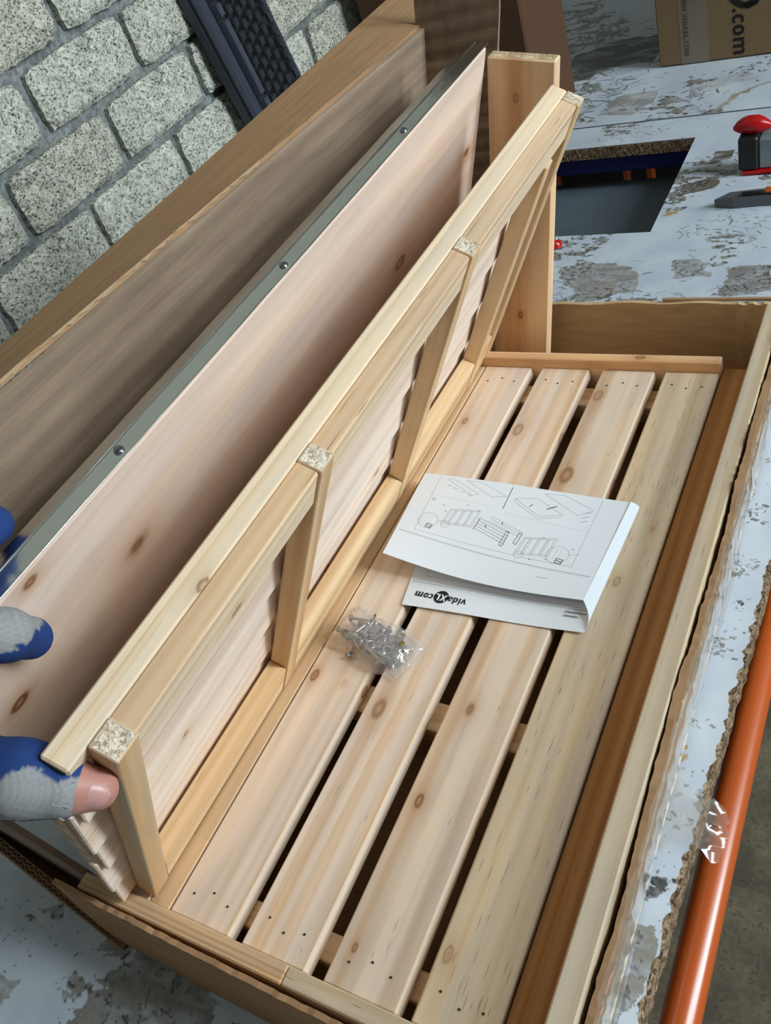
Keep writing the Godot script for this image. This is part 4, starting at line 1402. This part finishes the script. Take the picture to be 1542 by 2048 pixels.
func build_background() -> void:
	# printed carton at the far right
	var t := thing("carton", "brown cardboard box with black print standing at the bench's far right", "box", W(-0.30, TABLE, -2.08))
	var a := W(-0.497, TABLE + 0.001, -1.808)
	var rt := Vector3(0.9994, 0, 0.0346)
	var bk := Vector3(0.0346, 0, -0.9994)
	var up := Vector3(-0.02, 1, -0.0).normalized()
	var bw := 0.42
	var bh := 0.46
	var bd := 0.55
	put(t, "body", board(Vector3(bw, bh, bd), 0.003, M.card_box, null, 0.4, 0.4), frame3(rt, Vector3(0, 1, 0), -bk, a + rt * (bw * 0.5) + Vector3(0, bh * 0.5, 0) + bk * (bd * 0.5)))
	put(t, "packing_tape", board(Vector3(0.05, bh - 0.002, 0.0004), 0.0, M.tape), frame3(rt, Vector3(0, 1, 0), -bk, a + rt * 0.068 + Vector3(0, bh * 0.5, 0) - bk * 0.0004))
	var fnt := SystemFont.new()
	fnt.font_names = PackedStringArray(["Droid Sans"])
	fnt.font_weight = 700
	var face := func(x: float, y: float) -> Vector3: return a + rt * x + Vector3(0, y, 0) - bk * 0.0006
	var txt := func(s: String, size: float, x: float, y: float, m: Material) -> void:
		var tm := TextMesh.new()
		tm.font = fnt
		tm.text = s
		tm.font_size = 40
		tm.pixel_size = size / 40.0
		tm.depth = 0.0004
		put(t, "print", tm, Transform3D(Basis(Vector3(0, -1, 0), rt, -bk), face.call(x, y)), m)
	txt.call(".com", 0.036, 0.150, 0.046, M.ink_card)
	txt.call("vida", 0.036, 0.150, 0.190, M.ink_card)
	txt.call("WWW.VIDAXL.COM", 0.0125, 0.053, 0.072, M.ink_card_grey)
	# round emblem above the lettering: a broken ring with two blades
	var em := begin()
	var ec := Vector2(0.163, 0.118)
	for k in 26:
		var a0 := deg_to_rad(100 + k * 8.0)
		var a1 := deg_to_rad(100 + (k + 1) * 8.0)
		var wi := 0.006 + 0.006 * sin(k / 26.0 * PI)
		var p := [ec + Vector2.from_angle(a0) * 0.034, ec + Vector2.from_angle(a1) * 0.034, ec + Vector2.from_angle(a1) * (0.034 - wi), ec + Vector2.from_angle(a0) * (0.034 - wi)]
		quad(em, face.call(p[0].x, p[0].y), face.call(p[1].x, p[1].y), face.call(p[2].x, p[2].y), face.call(p[3].x, p[3].y), -bk)
	for pl in [[Vector2(-0.012, -0.026), Vector2(0.026, -0.016), Vector2(0.022, -0.024), Vector2(0.002, -0.036)], [Vector2(-0.012, -0.004), Vector2(0.004, -0.004), Vector2(0.0, 0.006), Vector2(-0.006, 0.006)], [Vector2(0.008, 0.004), Vector2(0.028, -0.004), Vector2(0.030, 0.022), Vector2(0.018, 0.030)]]:
		quad(em, face.call(ec.x + pl[0].x, ec.y + pl[0].y), face.call(ec.x + pl[1].x, ec.y + pl[1].y), face.call(ec.x + pl[2].x, ec.y + pl[2].y), face.call(ec.x + pl[3].x, ec.y + pl[3].y), -bk)
	put(t, "emblem", em.commit(), Transform3D(), M.ink_card)
	# dark brown carton behind the far flap
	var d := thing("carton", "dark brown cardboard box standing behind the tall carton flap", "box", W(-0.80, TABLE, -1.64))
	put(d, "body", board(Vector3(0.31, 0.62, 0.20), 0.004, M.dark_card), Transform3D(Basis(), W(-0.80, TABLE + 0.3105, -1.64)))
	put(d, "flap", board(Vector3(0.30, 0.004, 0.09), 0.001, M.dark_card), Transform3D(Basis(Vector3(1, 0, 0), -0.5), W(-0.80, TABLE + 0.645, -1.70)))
	# tape dispenser
	var q := thing("tape_dispenser", "red and black hand tape dispenser standing on the bench", "tape dispenser", W(-0.235, TABLE, -1.362))
	var yb := TABLE + 0.0008
	boxx(q, "base", Vector3(-0.262, yb, -1.385), Vector3(-0.17, yb + 0.006, -1.340), M.red, 0.002)
	boxx(q, "body", Vector3(-0.266, yb + 0.006, -1.384), Vector3(-0.238, yb + 0.056, -1.342), M.black, 0.003)
	boxx(q, "side_plate", Vector3(-0.2378, yb + 0.006, -1.380), Vector3(-0.185, yb + 0.052, -1.346), M.silver, 0.002)
	var cap := begin()
	var rc := RandomNumberGenerator.new()
	rc.seed = 3
	var pr: Array = []
	for k in 9:
		pr.append(W(-0.275 + k * 0.0066, yb + 0.063 + 0.004 * sin(k * 0.4), -1.364 + rc.randf_range(-0.001, 0.001)))
	tube(cap, pr, [0.003, 0.0085, 0.0115, 0.013, 0.0135, 0.0132, 0.0115, 0.008, 0.004], 16)
	put(q, "grip", smooth(cap), Transform3D(), M.red)
	# utility knife
	var kn := thing("utility_knife", "grey utility knife with orange button lying on the bench", "knife", W(-0.20, TABLE, -1.252))
	var hs := begin()
	var prof := [Vector2(-0.282, -1.250), Vector2(-0.262, -1.262), Vector2(-0.225, -1.266), Vector2(-0.13, -1.268), Vector2(-0.13, -1.246), Vector2(-0.22, -1.247), Vector2(-0.255, -1.244)]
	for k in range(1, prof.size() - 1):
		tri(hs, W(prof[0].x, yb + 0.012, prof[0].y), W(prof[k].x, yb + 0.016, prof[k].y), W(prof[k + 1].x, yb + 0.016, prof[k + 1].y), Vector3(0, 1, 0))
		tri(hs, W(prof[0].x, yb, prof[0].y), W(prof[k].x, yb, prof[k].y), W(prof[k + 1].x, yb, prof[k + 1].y), Vector3(0, -1, 0))
	for k in prof.size():
		var p: Vector2 = prof[k]
		var p2: Vector2 = prof[(k + 1) % prof.size()]
		var h1 := 0.012 if k == 0 else 0.016
		var h2 := 0.012 if (k + 1) % prof.size() == 0 else 0.016
		var mid := (p + p2) * 0.5 - Vector2(-0.21, -1.256)
		quad(hs, W(p.x, yb, p.y), W(p2.x, yb, p2.y), W(p2.x, yb + h2, p2.y), W(p.x, yb + h1, p.y), Vector3(mid.x, 0, mid.y))
	put(kn, "handle", hs.commit(), Transform3D(), M.greyblade)
	boxx(kn, "inlay", Vector3(-0.245, yb + 0.0162, -1.258), Vector3(-0.218, yb + 0.0175, -1.251), M.black, 0.0005)
	boxx(kn, "button", Vector3(-0.2145, yb + 0.0162, -1.262), Vector3(-0.190, yb + 0.022, -1.2495), M.orange, 0.002)
	boxx(kn, "red_strip", Vector3(-0.215, yb + 0.012, -1.2695), Vector3(-0.14, yb + 0.0168, -1.2675), M.red, 0.0005)
	# small red cap beside the upright board
	var rcap := thing("red_cap", "small red plastic cap lying beside the bench cut-out", "cap", W(-0.497, TABLE, -1.164))
	var rs := begin()
	tube(rs, [W(-0.500, yb, -1.162), W(-0.499, yb + 0.006, -1.163), W(-0.498, yb + 0.010, -1.164)], [0.012, 0.011, 0.006], 14)
	put(rcap, "shell", smooth(rs), Transform3D(), M.red)
	var rs2 := begin()
	tube(rs2, [W(-0.498, yb + 0.010, -1.164), W(-0.4975, yb + 0.014, -1.165)], [0.0055, 0.004], 12)
	put(rcap, "stud", smooth(rs2), Transform3D(), M.silver)

# ---------------------------------------------------------------- the hand
func field_mesh(bones: Array, cell: float, blend: float, color: Callable, m: Material) -> ArrayMesh:
	var lo := Vector3.INF
	var hi := -Vector3.INF
	for b in bones:
		for k in 2:
			var r: float = b[2 + k] + cell * 3 + blend
			lo = lo.min(b[k] - Vector3.ONE * r)
			hi = hi.max(b[k] + Vector3.ONE * r)
	var nx := int((hi.x - lo.x) / cell) + 2
	var ny := int((hi.y - lo.y) / cell) + 2
	var nz := int((hi.z - lo.z) / cell) + 2
	var f := PackedFloat32Array()
	f.resize(nx * ny * nz)
	f.fill(1.0)
	for b in bones:
		var a: Vector3 = b[0]
		var e: Vector3 = b[1]
		var ra: float = b[2]
		var rb: float = b[3]
		var mg := maxf(ra, rb) + cell * 2 + blend
		var l := ((a.min(e) - Vector3.ONE * mg) - lo) / cell
		var u := ((a.max(e) + Vector3.ONE * mg) - lo) / cell
		var d := e - a
		var dd := maxf(d.length_squared(), 1e-9)
		for z in range(maxi(0, int(l.z)), mini(nz, int(u.z) + 2)):
			for y in range(maxi(0, int(l.y)), mini(ny, int(u.y) + 2)):
				for x in range(maxi(0, int(l.x)), mini(nx, int(u.x) + 2)):
					var p := lo + Vector3(x, y, z) * cell
					var t := clampf((p - a).dot(d) / dd, 0.0, 1.0)
					var v := p.distance_to(a + d * t) - lerpf(ra, rb, t)
					var q := (z * ny + y) * nx + x
					var o := f[q]
					var h := maxf(blend - absf(o - v), 0.0) / blend
					f[q] = minf(o, v) - h * h * blend * 0.25
	var id := {}
	var vs := PackedVector3Array()
	var off := [0, 1, nx, nx + 1, nx * ny, nx * ny + 1, nx * ny + nx, nx * ny + nx + 1]
	var cor := [Vector3(0, 0, 0), Vector3(1, 0, 0), Vector3(0, 1, 0), Vector3(1, 1, 0), Vector3(0, 0, 1), Vector3(1, 0, 1), Vector3(0, 1, 1), Vector3(1, 1, 1)]
	var ed := [[0, 1], [2, 3], [4, 5], [6, 7], [0, 2], [1, 3], [4, 6], [5, 7], [0, 4], [1, 5], [2, 6], [3, 7]]
	for z in nz - 1:
		for y in ny - 1:
			for x in nx - 1:
				var q := (z * ny + y) * nx + x
				var s := 0
				for k in 8:
					if f[q + off[k]] < 0:
						s += 1
				if s == 0 or s == 8:
					continue
				var c := Vector3.ZERO
				var n := 0
				for k in ed:
					var v0: float = f[q + off[k[0]]]
					var v1: float = f[q + off[k[1]]]
					if (v0 < 0) != (v1 < 0):
						c += (cor[k[0]] as Vector3).lerp(cor[k[1]], v0 / (v0 - v1))
						n += 1
				id[q] = vs.size()
				vs.append(lo + (Vector3(x, y, z) + c / n) * cell)
	var st := begin()
	var grad := func(p: Vector3) -> Vector3:
		var g := (p - lo) / cell
		var x := clampi(int(round(g.x)), 1, nx - 2)
		var y := clampi(int(round(g.y)), 1, ny - 2)
		var z := clampi(int(round(g.z)), 1, nz - 2)
		var q := (z * ny + y) * nx + x
		return Vector3(f[q + 1] - f[q - 1], f[q + nx] - f[q - nx], f[q + nx * ny] - f[q - nx * ny]).normalized()
	for p in vs:
		st.set_color(color.call(p, grad.call(p)))
		st.set_uv(Vector2.ZERO)
		st.add_vertex(p)
	for z in range(1, nz - 1):
		for y in range(1, ny - 1):
			for x in range(1, nx - 1):
				var q := (z * ny + y) * nx + x
				for ax in 3:
					var stp: int = [1, nx, nx * ny][ax]
					var s1: int = [nx, nx * ny, 1][ax]
					var s2: int = [nx * ny, 1, nx][ax]
					var in0 := f[q] < 0
					if in0 == (f[q + stp] < 0):
						continue
					var ids := [q, q - s1, q - s1 - s2, q - s2]
					if not (id.has(ids[0]) and id.has(ids[1]) and id.has(ids[2]) and id.has(ids[3])):
						continue
					var o := [0, 1, 2, 0, 2, 3] if not in0 else [0, 2, 1, 0, 3, 2]
					for k in o:
						st.add_index(id[ids[k]])
	st.generate_normals()
	st.set_material(m)
	return st.commit()

func build_hand() -> void:
	var t := thing("person", "gloved hand reaching in from the left and gripping the boards", "person", W(-0.42, 0.25, -0.07))
	var V := func(a: Array) -> Vector3: return W(a[0], a[1], a[2])
	var camup := Vector3(-0.112, 0.696, -0.709)
	var camright := Vector3(0.8575, -0.2926, -0.4231)
	var white := Color(0.33, 0.335, 0.34)
	var blue := Color(0.010, 0.042, 0.18)
	# thumb chain: tip, joint, knuckle, base
	var shift := Vector3(0.50, 0.655, 0.564) * 0.010
	var t0: Vector3 = V.call([-0.3213, 0.2674, -0.0892]) + shift
	var t1: Vector3 = V.call([-0.3284, 0.2746, -0.0841]) + shift
	var t2: Vector3 = V.call([-0.3459, 0.2850, -0.0771]) + shift
	var t3: Vector3 = V.call([-0.3764, 0.2917, -0.0683]) + shift
	var t4: Vector3 = V.call([-0.4328, 0.3050, -0.0560])
	var i0: Vector3 = V.call([-0.3780, 0.3112, -0.1320])
	var i1: Vector3 = V.call([-0.3705, 0.3300, -0.1212])
	var i2: Vector3 = V.call([-0.3760, 0.3560, -0.1000])
	var i3: Vector3 = V.call([-0.4250, 0.3660, -0.0720])
	var m0: Vector3 = V.call([-0.4090, 0.3530, -0.1680])
	var m1: Vector3 = V.call([-0.3990, 0.3640, -0.1450])
	var m2: Vector3 = V.call([-0.4060, 0.3800, -0.1150])
	var m3: Vector3 = V.call([-0.4420, 0.3720, -0.0820])
	var r0: Vector3 = V.call([-0.4310, 0.3670, -0.1680])
	var r1: Vector3 = V.call([-0.4270, 0.3790, -0.1460])
	var r2: Vector3 = V.call([-0.4380, 0.3860, -0.1180])
	var r3: Vector3 = V.call([-0.4620, 0.3720, -0.0860])
	var p0: Vector3 = V.call([-0.4430, 0.3860, -0.1480])
	var p1: Vector3 = V.call([-0.4450, 0.3920, -0.1250])
	var p2: Vector3 = V.call([-0.4780, 0.3680, -0.0900])
	var wr: Vector3 = V.call([-0.5250, 0.3250, -0.0200])
	var fa: Vector3 = V.call([-0.7300, 0.2900, 0.1000])
	# bare thumb tip first: skin runs on inside the glove
	var skin := [[t0 + (t0 - t1).normalized() * 0.002, t1, 0.0104, 0.0122], [t1, t2, 0.0122, 0.0125], [t2, t3, 0.012, 0.012]]
	var sc := func(p: Vector3, g: Vector3) -> Color: return Color(1, 1, 1)
	put(t, "thumb_tip", field_mesh(skin, 0.0011, 0.006, sc, M.skin), Transform3D())
	# nail on the side that faces the camera
	var ax := (t0 - t1).normalized()
	var tocam := (Vector3(0, 0.6 + S, 0) - t0).normalized()
	var side := ax.cross(tocam).normalized()
	var ou := (tocam * 0.93 - side * signf(side.dot(camup)) * 0.36).normalized()
	ou = (ou - ax * ou.dot(ax)).normalized()
	var sd := ax.cross(ou).normalized()
	var g: Array = []
	for r in 17:
		var row: Array = []
		for c in 13:
			var uu := c / 12.0 * 2.0 - 1.0
			var vv := r / 16.0
			var wid := 0.0074 * pow(maxf(0.0, 1.0 - pow(absf(vv * 2.0 - 1.0), 3.4)), 0.42)
			var ang := uu * wid / 0.0118
			var along := lerpf(-0.0115, 0.0085, vv)
			var rad := lerpf(0.0124, 0.0110, vv) - 0.0016 * maxf(0.0, vv - 0.7) / 0.3 - 0.0006 * uu * uu
			row.append(t0 + ax * along + ou * (cos(ang) * rad) + sd * (sin(ang) * rad))
		g.append(row)
	put(t, "thumb_nail", sheet(g, 0.0005, M.nailplate, sd.cross(ax).dot(ou) < 0), Transform3D())
	# glove
	var gl := [
		[t1 + (t2 - t1) * 0.15, t2, 0.0155, 0.0172], [t2, t3, 0.0172, 0.0190], [t3, t4, 0.0190, 0.024],
		[i0, i1, 0.0112, 0.0120], [i1, i2, 0.0120, 0.0125], [i2, i3, 0.0125, 0.0150],
		[m0, m1, 0.0110, 0.0120], [m1, m2, 0.0120, 0.0125], [m2, m3, 0.0125, 0.0150],
		[r0, r1, 0.0108, 0.0115], [r1, r2, 0.0115, 0.0122], [r2, r3, 0.0122, 0.0150],
		[p0, p1, 0.0098, 0.0105], [p1, p2, 0.0105, 0.0140],
		[i3, wr, 0.0165, 0.028], [r3, wr, 0.0165, 0.028], [p2, wr, 0.015, 0.028], [t4, wr, 0.024, 0.028],]
	var col := func(p: Vector3, gr: Vector3) -> Color:
		var dt := Geometry3D.get_closest_point_to_segment(p, t1, t3).distance_to(p)
		var di := Geometry3D.get_closest_point_to_segment(p, i0, i2).distance_to(p)
		var dm := minf(Geometry3D.get_closest_point_to_segment(p, m0, m2).distance_to(p), Geometry3D.get_closest_point_to_segment(p, r0, r2).distance_to(p))
		var c := white
		if dt < 0.026 and dt < di and dt < dm:
			var v := gr.dot(camup)
			if v > 0.42 + 0.1 * sin(p.x * 400.0) or v < -0.88:
				c = blue
		elif dm < di and dm < 0.02:
			c = blue
		elif di < 0.02:
			var s := (p - i1).dot((i0 - i1).normalized())
			if gr.dot(camup) < -0.15 + s * 45.0 + 0.08 * sin(p.x * 900.0):
				c = blue
		elif gr.dot(camup) < -0.3:
			c = blue
		if c == white:                                        # knitted ribs and grime in the yarn
			var k := 0.90 + 0.10 * sin((p.x * 0.2 + p.y * 1.0 + p.z * 0.8) * 2600.0)
			c = Color(white.r * k, white.g * k, white.b * k)
		return c
	put(t, "glove", field_mesh(gl, 0.0019, 0.008, col, M.glove), Transform3D())
	put(t, "sleeve", field_mesh([[wr + (fa - wr) * 0.08, fa, 0.031, 0.044]], 0.006, 0.008, col, M.kb), Transform3D())
	# frayed hem of the cut-open thumb
	var fr := begin()
	var rng := RandomNumberGenerator.new()
	rng.seed = 21
	var hem := t1 + (t2 - t1) * 0.10
	var hx := (t0 - t1).normalized()
	var hu := (camup - hx * camup.dot(hx)).normalized()
	var hv := hx.cross(hu)
	for k in 40:
		var an := TAU * k / 40.0 + rng.randf() * 0.1
		var o := hem + (hu * cos(an) + hv * sin(an)) * (0.0140 + rng.randf() * 0.0008)
		var e := o + hx * rng.randf_range(0.001, 0.006) + (hu * cos(an) + hv * sin(an)) * rng.randf_range(-0.0012, 0.0015)
		tube(fr, [o - hx * 0.004, o, e], [0.0006, 0.0005, 0.0002], 5)
	put(t, "frayed_hem", smooth(fr), Transform3D(), mat(Color(0.62, 0.62, 0.62), 0.9))

# ---------------------------------------------------------------- scene
func _ready() -> void:
	var cam := Camera3D.new()
	cam.name = "camera"
	cam.fov = 60.6
	cam.near = 0.02
	add_child(cam)
	cam.transform = Transform3D(Basis(Vector3(0.85754, -0.29258, -0.42311), Vector3(-0.11215, 0.69639, -0.70885), Vector3(0.50204, 0.65532, 0.56437)).orthonormalized(), W(0, 0.6, 0))
	cam.current = true
	var we := WorldEnvironment.new()
	we.name = "environment"
	var env := Environment.new()
	env.background_mode = Environment.BG_COLOR
	env.background_color = Color(0.02, 0.02, 0.02)
	env.tonemap_mode = Environment.TONE_MAPPER_LINEAR
	env.tonemap_exposure = 0.96
	env.sdfgi_enabled = true
	env.ssao_enabled = true
	env.ssil_enabled = true
	we.environment = env
	add_child(we)
	make_materials()
	print("materials ", Time.get_ticks_msec())
	lamp(Vector3(3.5, 2.25, -1.50), Vector2(1.6, 0.5), 10.5, Vector3(-0.4, 1.1, -0.4))
	lamp(Vector3(2.1, 3.0, -0.80), Vector2(1.6, 0.5), 7.6, Vector3(-0.2, 1.0, -0.7))
	build_room()
	build_bench()
	print("bench ", Time.get_ticks_msec())
	build_carton()
	build_tray()
	build_loose_boards()
	build_panel()
	build_post()
	build_frame()
	build_booklet()
	build_hardware_bag()
	build_keyboard()
	build_background()
	print("things ", Time.get_ticks_msec())
	build_hand()
	print("done ", Time.get_ticks_msec())
